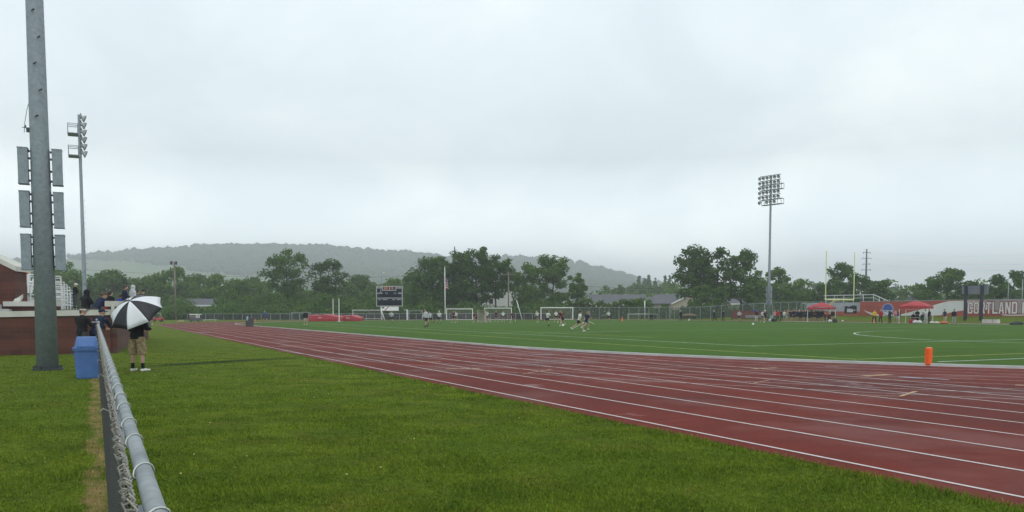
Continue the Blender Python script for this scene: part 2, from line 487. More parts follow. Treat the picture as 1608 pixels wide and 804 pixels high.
# kerb
kb = MB()
o1, o2 = oval(TR, 96), oval(TR - 0.16, 96)
k = len(o1)
def kh(u, v): return 0.085 - 0.049 * max(0.0, min(1.0, (u - 88) / 22, 1)) if v < 25 or u > 60 else 0.085
ki = [xy(u, v, 0.0) for u, v in o1] + [xy(u, v, kh(u, v)) for u, v in o1] + [xy(u, v, kh(u, v)) for u, v in o2] + [xy(u, v, 0.0) for u, v in o2]
kb.add(ki, [(r_ * k + i, r_ * k + (i + 1) % k, (r_ + 1) * k + (i + 1) % k, (r_ + 1) * k + i) for r_ in range(3) for i in range(k)])
struct(kb.build('kerb', mat('kerb_metal', (0.50, 0.50, 0.49), 0.5, 0.1, 0.15, 1.2)))

def strip(pts, w, z):
    """painted line along uv points"""
    mb = MB(); vs = []
    P = [Vector(xy(*q)) for q in pts]
    for i, p in enumerate(P):
        d = (P[min(i + 1, len(P) - 1)] - P[max(i - 1, 0)]); d.z = 0; d.normalize()
        nrm = Vector((-d.y, d.x, 0)) * (w / 2)
        vs += [p + nrm + Vector((0, 0, z)), p - nrm + Vector((0, 0, z))]
    mb.add(vs, [(2 * i, 2 * i + 1, 2 * i + 3, 2 * i + 2) for i in range(len(P) - 1)])
    return mb
ln = MB()
for i in range(9):
    v = 7.32 + 1.22 * i
    s_ = strip([(-42 + 4 * j, v) for j in range(41)], 0.055, 0.0125); ln.add(s_.v, s_.f)
struct(ln.build('lane_line', LINEW))
ln = MB()
for i in range(9):
    r = TR + 0.14 + 1.22 * i
    for cu, a0, a1 in ((TC_N, 1.25 * math.pi, 2 * math.pi - 0.02), (TC_F, 0.02, 0.98 * math.pi)):
        s_ = strip(arc(cu, r, a0, a1, 60), 0.05, 0.0165); ln.add(s_.v, s_.f)
    s_ = strip([(TC_F - j * 10, TV + r) for j in range(9)], 0.05, 0.0165); ln.add(s_.v, s_.f)
struct(ln.build('bend_lane_line', LINEF))
# short marks on the track, given by their corners in uv
def px_uv(x, y): return uv(gp(x, y))
mk = MB()
def markline(a, b, w, z, mb):
    s_ = strip([px_uv(*a), px_uv(*b)], w, z); mb.add(s_.v, s_.f)
for a, b, w in (((1413, 624), (1438, 616), 0.09), ((1341, 621.5), (1412, 623.7), 0.05), ((1355, 592), (1396, 589), 0.28), ((1182, 580.5), (1220, 578.5), 0.2),
                ((822, 588), (866, 581), 0.07), ((700, 580), (753, 579.5), 0.2), ((1178, 604), (1208, 598), 0.05), ((660, 569), (692, 568.5), 0.18), ((1594, 606), (1618, 607), 0.2)):
    markline(a, b, w, 0.0205, mk)
struct(mk.build('exchange_mark', MARKO))
mk = MB()
for a, b, w in (((1412, 593), (1452, 595.5), 0.22), ((1450, 595), (1490, 597.5), 0.14), ((835, 557), (868, 558), 0.25)):
    markline(a, b, w, 0.0205, mk)
struct(mk.build('puddle_sheen_patch', MARKB))  # puddle sheen painted as thin bluish patches on the wet track
# field lines
fl = MB()
def field(pts, w, mb, z=0.036):
    s_ = strip(pts, w, z); mb.add(s_.v, s_.f)
field([(31 + i * 4, 27.5) for i in range(24)], 0.11, fl)
field([(31.2, 27.55 + i * 4) for i in range(16)], 0.11, fl)
field([(18.6, 24 + i * 3) for i in range(14)], 0.11, fl, 0.044)
field([(31 + 92, 27.6 + i * 4) for i in range(15)], 0.11, fl)
field([(60, 27.6 + i * 4) for i in range(16)], 0.09, fl, 0.040)
cuv = [px_uv(*q) for q in ((1608, 540), (1500, 536.5), (1460, 535), (1420, 532.8), (1385, 530.4), (1362, 528.4), (1348, 526.8), (1341.5, 525.2), (1342, 523.8), (1350, 522.6), (1372, 521.2), (1420, 520.2))]
field(cuv, 0.13, fl, 0.048)
field([px_uv(*q) for q in ((845, 525.3), (880, 524.2), (920, 523.2), (975, 521.2))], 0.09, fl, 0.052)
field([(100, 27.6 + i * 4) for i in range(14)], 0.09, fl, 0.040)
struct(fl.build('field_line', LINET))
fl = MB()
field([(20.9 + i * 4, 23.0) for i in range(24)], 0.10, fl)
field([(20.9, 23.05 + i * 4) for i in range(17)], 0.10, fl)
field([(44 + i * 4, 31.0) for i in range(12)], 0.10, fl, 0.044)
struct(fl.build('yellow_field_line', LINEY))

# grass bank behind the far straight, level terrace on top
bank = MB()
rows = []
for i in range(60):
    u = 190 - i * 4.0
    kf = max(0.0, min(1.0, (150 - u) / 22)); kf = kf * kf * (3 - 2 * kf)
    rows.append([xy(u, 110.5, 0.003), xy(u, 113, 0.35 * kf + 0.003), xy(u, 117, 0.95 * kf + 0.003), xy(u, 180, 0.95 * kf + 0.004), xy(u, 260, 0.8 * kf + 0.004), xy(u, 300, 0.002)])
k = 6
bank.add([p for r_ in rows for p in r_], [(i * k + j, i * k + j + 1, (i + 1) * k + j + 1, (i + 1) * k + j) for i in range(59) for j in range(5)])
struct(bank.build('grass_bank', LAWN))
def gz(p):
    """height of the ground under a point"""
    u, v = uv(p)
    kf = max(0.0, min(1.0, (150 - u) / 22)); kf = kf * kf * (3 - 2 * kf)
    return float(np.interp(v, [110.5, 113, 117, 180, 260, 300], [0, .35, .95, .95, .8, 0])) * kf

# ------------------------------------------------------------------ mown lawn blades in the foreground (too many to count)
def lawn_blades():
    n = 760000
    r = np.exp(rng.uniform(np.log(2.2), np.log(62), n)) ; az = rng.uniform(R(-34), R(34), n)
    x = r * np.sin(az); y = r * np.cos(az)
    v = x * UC - y * US
    keep = ((v > 0.02) & (v < 6.95 + 0.09 * rng.standard_normal(n))) | ((v < 0.06) & (v > -9))
    u_ = x * US + y * UC
    keep &= ~((v < 1.0) & (u_ > 37.3))
    keep &= rng.random(n) < np.where(np.abs(v - 0.02) < 0.14, 0.4, 1.0) * np.clip((62 - r) / 45, 0, 1)
    x, y, r, v = x[keep], y[keep], r[keep], v[keep]
    k = len(x)
    patch = 0.9 + 0.5 * (np.sin(x * 2.1 + 1.3 * np.sin(y * 1.7)) * np.sin(y * 2.6 + 0.7 * np.sin(x * 1.1)))
    h = rng.uniform(0.012, 0.032, k) * np.clip(1.15 - r / 62, .25, 1) * np.clip(patch, 0.55, 1.5) + np.where(np.abs(v - 6.9) < 0.18, 0.02, 0)
    w = 0.0028 + 0.00062 * r
    th = rng.uniform(0, 2 * np.pi, k); ln_ = rng.uniform(0.1, 0.9, k) * h; la = rng.uniform(0, 2 * np.pi, k)
    P = np.empty((k, 3, 3), np.float32)
    P[:, 0] = np.c_[x - np.cos(th) * w, y - np.sin(th) * w, np.zeros(k)]
    P[:, 1] = np.c_[x + np.cos(th) * w, y + np.sin(th) * w, np.zeros(k)]
    P[:, 2] = np.c_[x + np.cos(la) * ln_, y + np.sin(la) * ln_, h]
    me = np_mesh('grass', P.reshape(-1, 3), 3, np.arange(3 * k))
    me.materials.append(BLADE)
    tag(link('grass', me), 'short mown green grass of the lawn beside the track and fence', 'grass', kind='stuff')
lawn_blades()
fd = MB()
for i in range(16):
    r_ = random.uniform(8, 24); a_ = R(random.uniform(-24, 6))
    p_ = Vector((r_ * math.sin(a_), r_ * math.cos(a_), 0.045))
    if 0.6 < uv(p_)[1] < 6.6:
        fd.ell(p_, (0.011, 0.011, 0.006), 6, 4)
tag(fd.build('clover_flower', mat('flower', (0.62, 0.55, 0.22), 0.7)), 'tiny pale yellow flowers dotted over the mown lawn', 'flowers', kind='stuff')

# ------------------------------------------------------------------ hill
RIDGE = [(-900, 445), (-500, 430), (-200, 418), (0, 408), (40, 403), (110, 398), (200, 391), (300, 384), (360, 380.5), (430, 381), (500, 382.5), (560, 388), (620, 392.5), (660, 394), (700, 400), (760, 402), (800, 400.5), (860, 403), (900, 410), (940, 417.5), (980, 428.5), (1010, 438), (1060, 449), (1100, 455), (1200, 462), (1400, 466), (1700, 468), (2400, 475)]
HY0, HY1 = 920.0, 2300.0
def ridge_z(x):
    px = 804 + 1350 * x / HY1
    y = np.interp(px, [a for a, _ in RIDGE], [b for _, b in RIDGE])
    return np.maximum(0, 1.65 + (489.3 - y) / 1350 * HY1 - 11)
def hill_z(x, y):
    s = np.clip((y - HY0) / (HY1 - HY0), 0, 1)
    s2 = s ** 1.25 * (1 - 0.12 * np.sin(s * np.pi))
    b = np.clip(1 - (y - HY1) / 1800, 0, 1)
    xr = x * HY1 / np.maximum(y, 500) * np.clip(1 - s, 0, 1) + x * np.clip(s, 0, 1)
    return ridge_z(xr) * s2 * b - 0.3 * (1 - s)
def pasture(x, y, z):
    """open fields low on the hill's left flank"""
    px = 804 + 1350 * x / y; py = 489.3 - (z - 1.65) / y * 1350
    top = np.interp(px, [90, 130, 200, 330, 420, 440], [404, 408, 411, 425, 433, 442])
    wood = (px > 300) & (px < 425) & (py > np.interp(px, [300, 425], [423, 429])) & (py < np.interp(px, [300, 425], [426, 437]))
    a = (px > 95) & (px < 436) & (py > top) & ~wood & (py < 470)
    return a
nx, ny = 190, 60
gx = np.linspace(-3100, 2800, nx); gy = np.linspace(HY0, 4100, ny)
X, Y = np.meshgrid(gx, gy)
Z = hill_z(X, Y)
V = np.stack([X, Y, Z], -1).reshape(-1, 3)
idx = np.arange(nx * ny).reshape(ny, nx)
Q = np.stack([idx[:-1, :-1], idx[:-1, 1:], idx[1:, 1:], idx[1:, :-1]], -1).reshape(-1)
me = np_mesh('hill', V, 4, Q, True)
m, t, b, o_ = new_mat('hill_meadow'); g = G(t)
g.l(g.mix(g.mr(g.noise(0.008, 4, 0.6, g.pos()), 0.35, 0.65), (0.085, 0.155, 0.045), (0.125, 0.185, 0.055)), b.inputs['Base Color']); b.inputs['Roughness'].default_value = 0.9
me.materials.append(m)
struct(link('hill', me))
ico = bmesh.new(); bmesh.ops.create_icosphere(ico, subdivisions=1, radius=1)
IV = np.array([v.co[:] for v in ico.verts]); IF = np.array([[v.index for v in f.verts] for f in ico.faces]); ico.free()
FOREST = leafmat('forest', (0.034, 0.072, 0.022), (0.066, 0.115, 0.036), (0.085, 0.130, 0.045), 0.0075)
def blobs(name, x, y, z, rx, rz_, label, seed, cat='forest'):
    q = np.random.default_rng(seed)
    k = len(x)
    jit = 1 + 0.16 * q.standard_normal((k, len(IV), 1)).clip(-1.6, 1.6)
    P = IV[None] * jit
    P = P * np.stack([rx, rx, rz_], -1)[:, None, :] + np.stack([x, y, z], -1)[:, None, :]
    L = (IF[None] + (np.arange(k) * len(IV))[:, None, None]).reshape(-1)
    me = np_mesh(name, P.reshape(-1, 3), 3, L)
    me.materials.append(FOREST)
    return tag(link(name, me), label, cat, kind='stuff')
n = 26000
fx = rng.uniform(-2050, 2050, n); fy = HY0 + 90 + (2430 - HY0 - 90) * rng.random(n) ** 0.8
fz = hill_z(fx, fy)
px_ = 804 + 1350 * fx / fy
kp = (px_ > -80) & (px_ < 1690) & ~pasture(fx, fy, fz) & (fz > 1.5)
fx, fy, fz = fx[kp], fy[kp], fz[kp]
rx = np.clip(np.exp(rng.normal(1.72, .32, len(fx))), 2.5, 13); rz_ = rx * rng.uniform(0.75, 1.1, len(fx))
blobs('hillside_forest', fx, fy, fz + 5.0, rx, rz_, 'misty wooded hill slope on the horizon behind the field', 5)

# ------------------------------------------------------------------ air
hb = MB(); hb.box((0, 2020, 104.5), (7840, 4580, 211))     # from -1 to 210 m
m = bpy.data.materials.new('hazy_air'); m.use_nodes = True; t = m.node_tree
for n_ in list(t.nodes): t.nodes.remove(n_)
o_ = t.nodes.new('ShaderNodeOutputMaterial'); pvn = t.nodes.new('ShaderNodeVolumePrincipled')
pvn.inputs['Color'].default_value = (0.93, 0.965, 0.985, 1); pvn.inputs['Density'].default_value = 0.00056; pvn.inputs['Anisotropy'].default_value = 0.3
t.links.new(pvn.outputs[0], o_.inputs['Volume'])
hz_ = hb.build('haze', m); tag(hz_, 'pale rainy haze in the air over field and hills', 'haze', kind='stuff')
#@@TREES@@
# ------------------------------------------------------------------ trees
LF_MID = leafmat('leaf_green', (0.050, 0.108, 0.014), (0.112, 0.190, 0.028), (0.080, 0.155, 0.021))
LF_DARK = leafmat('leaf_dark_green', (0.036, 0.086, 0.014), (0.088, 0.160, 0.026), (0.060, 0.125, 0.019))
LF_PALE = leafmat('leaf_pale_green', (0.066, 0.130, 0.020), (0.130, 0.215, 0.036), (0.095, 0.175, 0.028))
LF_BUSH = leafmat('leaf_bush_green', (0.036, 0.086, 0.012), (0.092, 0.165, 0.024), (0.058, 0.120, 0.016))
FLOWERS = mat('white_blossom', (0.66, 0.66, 0.62), 0.7, 0, 0.1)
def leaf_quads(C, rad, cnt, size, q):
    """leaf quads gaussian-packed in clumps: C (k,3), rad (k,3), cnt per clump"""
    k = len(C); tot = int(cnt.sum())
    ci = np.repeat(np.arange(k), cnt)
    d = q.standard_normal((tot, 3)); d /= np.linalg.norm(d, axis=1, keepdims=True) + 1e-9
    r = q.random(tot) ** 0.45
    P = C[ci] + d * r[:, None] * rad[ci]
    nrm = q.standard_normal((tot, 3)) + d * 0.8 + np.array([0, 0, 0.5]); nrm /= np.linalg.norm(nrm, axis=1, keepdims=True)
    a = np.cross(nrm, q.standard_normal((tot, 3))); a /= np.linalg.norm(a, axis=1, keepdims=True) + 1e-9
    b_ = np.cross(nrm, a)
    s = (size * q.uniform(0.55, 1.35, tot))[:, None]
    V = np.stack([P - a * s, P - b_ * s * 0.6, P + a * s, P + b_ * s * 0.6], 1)
    return V.reshape(-1, 3)
def tree_meshes(seed, H, Wd, base=0.22, dens=1.0, leaf=0.30, open_=0.5, trunk=0.03, shape='oval', lean=0.0):
    """-> trunk mesh, crown mesh.  open_: 0 dense .. 1 airy with gaps"""
    q = np.random.default_rng(seed); rp = random.Random(seed)
    tb = MB()
    r0 = max(0.09, trunk * H * 0.5 + 0.06)
    th = H * 0.80
    tp = []
    ang = rp.uniform(0, 6.28)
    for i in range(7):
        f = i / 6
        tp.append(Vector((math.cos(ang) * lean * H * f + rp.uniform(-1, 1) * 0.02 * H * f, math.sin(ang) * lean * H * f + rp.uniform(-1, 1) * 0.02 * H * f, th * f)))
    tb.tube(tp, [r0 * (1.25 if i == 0 else 1 - 0.13 * i) for i in range(7)], 7)
    zc = H * (base + (1 - base) * 0.5); rz_ = H * (1 - base) * 0.5; rx = Wd * 0.5
    def env(z):      # crown half width at height z
        f = (z - (zc - rz_)) / (2 * rz_); f = min(max(f, 0.0), 1.0)
        if shape == 'cone': return rx * (1.02 - f) ** 0.85
        if shape == 'column': return rx * min(1, 3.2 * f + 0.25) * (1 - max(0, f - 0.55) / 0.45 * 0.75)
        if shape == 'round': return rx * math.sqrt(max(0.02, 1 - (2 * f - 0.9) ** 2 * 0.8))
        return rx * math.sqrt(max(0.03, 1 - abs(2 * f - 1.05) ** 2.4))
    C, Rr = [], []
    nl = 11 if shape != 'cone' else 16
    for i in range(nl):
        f = (i + rp.random() * 0.7) / nl
        z0 = H * base * 0.85 + f * (th - H * base * 0.85) * 0.92
        j = min(5, int(z0 / th * 6)); p0 = tp[j].lerp(tp[j + 1], z0 / th * 6 - j)
        a = i * 2.4 + rp.uniform(-0.5, 0.5)
        z1 = min(zc + rz_ * 0.93, z0 + H * rp.uniform(0.06, 0.2) * (1.3 if i > nl * .6 else 1))
        e = env(z1) * rp.uniform(0.62, 0.95)
        p1 = Vector((p0.x + math.cos(a) * e, p0.y + math.sin(a) * e, z1))
        pm = p0.lerp(p1, 0.5) + Vector((0, 0, -0.03 * H * rp.random()))
        lr = r0 * (0.5 - 0.3 * f)
        tb.tube([p0, pm, p1], [lr, lr * 0.65, lr * 0.25], 5)
        C.append(p1); Rr.append(rp.uniform(0.16, 0.27))
        C.append(p0.lerp(p1, 0.62) + Vector((rp.uniform(-.05, .05) * Wd, rp.uniform(-.05, .05) * Wd, 0.03 * H))); Rr.append(rp.uniform(0.14, 0.22))
        for kk in range(2):
            a2 = a + rp.choice((-1, 1)) * rp.uniform(0.4, 0.9)
            z2 = min(zc + rz_ * 0.97, z1 + H * rp.uniform(-0.03, 0.11))
            e2 = env(z2) * rp.uniform(0.75, 1.03)
            p2 = Vector((pm.x * .4 + math.cos(a2) * e2, pm.y * .4 + math.sin(a2) * e2, z2))
            tb.tube([pm, p2], [lr * 0.5, lr * 0.15], 4)
            C.append(p2); Rr.append(rp.uniform(0.11, 0.2))
    # clumps that fill the envelope
    ne = int(34 * (1.25 - open_))
    for i in range(ne):
        z = zc - rz_ + 2 * rz_ * rp.random() ** 0.85
        a = rp.uniform(0, 6.28); e = env(z) * rp.random() ** 0.42
        C.append(Vector((math.cos(a) * e + tp[3].x, math.sin(a) * e + tp[3].y, z))); Rr.append(rp.uniform(0.10, 0.20))
    top = tp[-1] + Vector((0, 0, (H - th) * 0.55)); C.append(top); Rr.append(0.16)
    C = np.array([c[:] for c in C]); Rr = np.array(Rr) * min(Wd, H * 0.8) * (1.0 if shape != 'cone' else 0.7)
    rad = np.stack([Rr, Rr, Rr * 0.72], 1)
    vol = Rr ** 2
    cnt = np.maximum(12, (vol / vol.sum() * 5200 * dens * max(0.5, (H * Wd / 110)) * (0.3 / leaf) ** 1.4)).astype(int)
    V = leaf_quads(C, rad, cnt, leaf, q)
    V[:, 2] = np.maximum(V[:, 2], 0.1)
    crown = np_mesh('crown', V, 4, np.arange(len(V)))
    return tb.mesh('trunk', True), crown
PROTO = {}
def tree(label, loc, H, Wd, seed, lm, group='trees beyond the field', name='leafy_tree', cat='tree', rz=0.0, **kw):
    t = thing(name, label, cat, loc, rz, group)
    a, c = tree_meshes(seed, H, Wd, **kw)
    a.materials.append(BARK); c.materials.append(lm)
    link('trunk', a, t); link('crown', c, t)
    return t
def tree_px(label, px, topy, wpx, Y, seed, lm, dz=0.0, **kw):
    p = at(px, 495, Y); p.z = gz(p) + dz
    H = at(px, topy, Y).z - p.z
    return tree(label, p, H, wpx / F * Y * 1.02, seed, lm, **kw)
# the tall trees one can tell apart
tree_px('tall airy tree with spreading crown left of the scoreboard', 452, 394, 60, 205, 21, LF_DARK, base=0.36, open_=1.0, dens=0.62, trunk=0.032)
tree_px('airy tree right of the tallest spreading tree, behind the high jump uprights', 516, 405, 46, 208, 22, LF_DARK, base=0.30, open_=0.9, dens=0.75)
tree_px('broad dense rounded tree just left of the flagpole', 681, 408, 76, 204, 23, LF_DARK, base=0.06, open_=0.15, dens=1.5, shape='round')
tree_px('tallest dark tree directly behind the flagpole', 722, 397, 52, 202, 24, LF_DARK, base=0.12, open_=0.35, dens=1.25)
tree_px('tall dark tree right of the flagpole with a ragged top', 748, 391, 46, 200, 25, LF_DARK, base=0.15, open_=0.5, dens=1.1)
tree_px('tall tree with bare lower trunk in front of the white house', 778, 403, 46, 199, 26, LF_DARK, base=0.36, open_=0.75, dens=0.9, trunk=0.03)
tree_px('bushy tree just right of the crossarm pole', 826, 412, 52, 203, 27, LF_MID, base=0.06, open_=0.35, dens=1.25)
tree_px('tall full tree above the right soccer goal', 868, 402, 46, 205, 28, LF_MID, base=0.10, open_=0.4, dens=1.2)
tree_px('slim pointed tree standing alone right of the soccer goal', 907, 431, 27, 200, 29, LF_MID, base=0.10, open_=0.6, dens=0.95, shape='column')
tree_px('airy tree at the left end of the big clump by the tan house', 1090, 391, 60, 188, 30, LF_DARK, base=0.28, open_=0.85, dens=0.85, trunk=0.03)
tree_px('tall airy tree in the middle of the big clump by the tan house', 1126, 393, 58, 186, 31, LF_DARK, base=0.25, open_=0.9, dens=0.85, trunk=0.03)
tree_px('airy tree at the right end of the big clump beside the right light tower', 1163, 396, 56, 188, 32, LF_DARK, base=0.22, open_=0.85, dens=0.9, trunk=0.03)
tree_px('low dark tree filling in under the right end of the big clump', 1184, 440, 40, 184, 33, LF_DARK, base=0.05, open_=0.3, dens=1.2)
tree_px('low dark tree under the middle of the big clump', 1110, 446, 60, 183, 133, LF_DARK, base=0.05, open_=0.4, dens=1.1)
tree_px('pale light green tree immediately right of the right light tower', 1219, 423, 34, 205, 34, LF_PALE, base=0.15, open_=0.7, dens=0.95)
tree_px('rounded tree behind the team lined up at the red canopy', 1253, 441, 40, 200, 35, LF_MID, base=0.06, open_=0.35, dens=1.2)
tree_px('brownish low tree between the lineup and the goalposts', 1285, 450, 32, 205, 36, LF_DARK, base=0.06, open_=0.4, dens=1.1)
tree_px('dark tree framed between the yellow goalposts', 1317, 414, 46, 195, 37, LF_DARK, base=0.08, open_=0.45, dens=1.2, shape='round')
tree_px('dark tree below the lattice power pylon', 1352, 430, 40, 198, 38, LF_DARK, base=0.08, open_=0.5, dens=1.1)
tree_px('smaller dark tree right of the power pylon', 1382, 441, 34, 192, 39, LF_DARK, base=0.05, open_=0.35, dens=1.2)
tree_px('wide hazy tree above the red wall, left of the grey display board', 1432, 448, 52, 260, 40, LF_PALE, base=0.05, open_=0.3, dens=1.0, shape='round')
tree_px('big dark round tree just left of the grey display board', 1487, 426, 72, 185, 41, LF_DARK, base=0.05, open_=0.2, dens=1.5, shape='round')
tree_px('small tree directly behind the grey display board', 1538, 448, 40, 200, 42, LF_MID, base=0.05, open_=0.4, dens=1.1)
tree_px('wide spreading tree at the right edge above the white lettering', 1590, 427, 76, 180, 43, LF_DARK, base=0.10, open_=0.4, dens=1.25, shape='round')
# belt of woodland behind the scoreboard end
belt = [(20, 430, 60, 300, LF_MID), (66, 428, 60, 290, LF_MID), (105, 415, 60, 240, LF_MID), (142, 442, 46, 250, LF_PALE), (173, 428, 58, 245, LF_MID), (208, 440, 50, 250, LF_PALE), (240, 436, 48, 255, LF_MID),
        (277, 424, 62, 250, LF_MID), (312, 434, 48, 262, LF_MID), (340, 436, 50, 250, LF_PALE), (372, 441, 58, 232, LF_PALE), (397, 438, 46, 262, LF_MID), (424, 446, 46, 240, LF_PALE),
        (470, 453, 40, 246, LF_PALE), (490, 459, 32, 236, LF_PALE), (546, 447, 42, 255, LF_MID), (568, 436, 52, 270, LF_MID), (596, 446, 44, 245, LF_PALE), (622, 440, 48, 262, LF_PALE), (648, 441, 46, 240, LF_MID)]
words = 'first second third fourth fifth sixth seventh eighth ninth tenth eleventh twelfth thirteenth fourteenth fifteenth sixteenth seventeenth eighteenth nineteenth twentieth'.split()
for i, (px, ty, w, Y, lm) in enumerate(belt):
    kind = 'pale green' if lm is LF_PALE else 'mid green'
    where = 'between brick stand and scoreboard'
    tree_px('%s tree, %s from the left in the hazy wood behind the scoreboard' % (kind, words[i]), px, ty, w * 1.1, Y, 60 + i, lm, base=0.04, open_=0.2, dens=1.25, leaf=0.36, shape='round', group='trees of the hazy wood belt')
# conifers and hazy trees beyond the houses
for i, (px, ty, w, Y) in enumerate(((1003, 434, 12, 520), (1012, 437, 11, 540), (1018, 432, 12, 530), (1029, 436, 11, 540), (1044, 433, 12, 520), (1051, 432, 11, 530), (1060, 437, 13, 520))):
    tree_px('dark spiky conifer in the mist beyond the tan house, %s from the left' % words[i], px, ty, w * 1.4, Y, 90 + i, LF_DARK, base=0.03, open_=0.2, dens=0.55, leaf=0.6, shape='cone', group='conifers in the mist', name='conifer_tree')
for i, (px, ty, w, Y, s) in enumerate(((950, 449, 16, 400, 'small round tree peeping over the long grey roof, left one'), (972, 448, 20, 390, 'round tree peeping over the middle of the long grey roof'), (1000, 446, 34, 430, 'hazy tree over the right end of the long grey roof'), (1040, 445, 46, 420, 'hazy wide tree above the tan house roof'),
                                      (1238, 446, 40, 420, 'hazy tree behind the pale tree by the right light tower'), (1280, 446, 46, 440, 'hazy tree far behind the lineup'), (1405, 452, 40, 380, 'hazy tree by the distant crossarm pole'))):
    tree_px(s, px, ty, w * 1.15, Y, 110 + i, LF_MID, base=0.04, open_=0.2, dens=0.7, leaf=0.5, shape='round', group='trees in the mist beyond the houses')
# undergrowth: continuous scrub under the trees, and the misty far wood
def scrub(name, label, pts, size, seed, lm, leaf, per, cat='scrub'):
    q = np.random.default_rng(seed)
    C = np.array([(x, y, z) for x, y, z, r in pts]); r = np.array([p[3] for p in pts])
    V = leaf_quads(C, np.stack([r * 1.15, r * 1.15, r], 1), np.full(len(C), per), leaf, q)
    V[:, 2] = np.maximum(V[:, 2], 0.02)
    me = np_mesh(name, V, 4, np.arange(len(V))); me.materials.append(lm)
    return tag(link(name, me), label, cat, kind='stuff')
pts = []
for i in range(300):
    px = random.uniform(255, 905); Y = random.uniform(183, 215)
    hgt = np.interp(px, [255, 300, 310, 330, 345, 420, 560, 640, 700, 765, 780, 795, 815, 905], [3.2, 4.4, 2.4, 2.4, 4.4, 4.6, 4.8, 4.2, 3.4, 3.4, 1.5, 1.5, 4.0, 3.6]) * random.uniform(0.6, 1.1) * (0.8 if Y < 192 else 1.15)
    p = at(px, 495, Y); r = random.uniform(1.4, 2.4)
    pts.append((p.x, p.y, max(0.9, hgt - r * 0.9), r))
    if random.random() < 0.7: pts.append((p.x + random.uniform(-1, 1), p.y, 1.0, r))
scrub('undergrowth', 'tangled green scrub growing along the foot of the wood behind the far fence', pts, 1, 8, LF_BUSH, 0.27, 190)
pts = []
for i in range(230):
    px = random.uniform(905, 1620); Y = random.uniform(192, 220)
    p = at(px, 495, Y); r = random.uniform(1.2, 2.2); z0 = gz(p)
    hgt = np.interp(px, [905, 1010, 1030, 1090, 1200, 1300, 1620], [4.2, 4.4, 2.2, 2.4, 3.6, 3.4, 3.8]) * random.uniform(0.5, 1.0)
    pts.append((p.x, p.y, z0 + max(0.7, hgt - r * 0.9), r))
scrub('hedge', 'dark hedge and bushes in front of the houses on the right', pts, 1, 9, LF_MID, 0.26, 170, 'hedge')
pts = []
for i in range(420):
    px = random.uniform(-60, 1680); Y = random.uniform(300, 560)
    p = at(px, 495, Y); r = random.uniform(3.5, 6.5)
    top = np.interp(px, [-60, 660, 700, 920, 1010, 1100, 1300, 1680], [13, 14, 12, 10, 13, 15, 14, 14]) * random.uniform(0.55, 1.0)
    pts.append((p.x, p.y, max(1, top - r * 0.7), r)); pts.append((p.x, p.y, 2.0, r))
scrub('distant_wood', 'misty far wood standing behind the belt of trees', pts, 1, 10, LF_MID, 0.85, 70, 'wood')
# white blossom on the bushes right of the slim tree
bl = MB()
def bush(label, px, topy, wpx, Y, seed, lm, blossom=0, name='leafy_bush', cat='bush'):
    p = at(px, 495, Y); z0 = gz(p); p.z = z0
    H = at(px, topy, Y).z - z0; w = wpx / F * Y
    t = thing(name, label, cat, p, 0, 'bushes along the far fence')
    q = np.random.default_rng(seed); rp = random.Random(seed)
    C = np.array([(rp.uniform(-.4, .4) * w, rp.uniform(-.3, .3) * w, H * rp.uniform(0.15, 0.75)) for i in range(14)])
    r = np.full((14, 3), 0.24) * np.array([w, w, H])
    V = leaf_quads(C, r, np.full(14, 150), 0.24, q); V[:, 2] = np.maximum(V[:, 2], 0.02)
    me = np_mesh('foliage', V, 4, np.arange(len(V))); me.materials.append(lm); link('foliage', me, t)
    if blossom:
        V = leaf_quads(C, r * 1.08, np.full(14, blossom), 0.16, q); V[:, 2] = np.maximum(V[:, 2], 0.1)
        me = np_mesh('blossom', V, 4, np.arange(len(V))); me.materials.append(FLOWERS); link('blossom', me, t)
    st = MB()
    for i in range(5): st.bar((0, 0, 0), (rp.uniform(-.3, .3) * w, rp.uniform(-.2, .2) * w, H * 0.5), 0.04, 5)
    st.build('stem', BARK, t)
    return t
bush('bright green rounded bush at the foot of the trees left of the flagpole', 682, 470, 28, 186, 1, LF_BUSH)
for i, (px, ty, w, bo) in enumerate(((918, 463, 22, 12), (938, 467, 24, 14), (960, 469, 24, 13), (984, 466, 24, 5))):
    bush('bush with white blossom under the long grey roof, %s from the left' % words[i], px, ty, w, 187, 40 + i, LF_MID, bo, 'flowering_bush')
bush('dark clipped bush in front of the long grey building at its right end', 1008, 466, 30, 187, 50, LF_MID)
bush('small round shrub before the tan gable wall', 1043, 476, 14, 187, 51, LF_MID)
bush('low shrub at the right foot of the tan house', 1074, 479, 20, 187, 52, LF_MID)
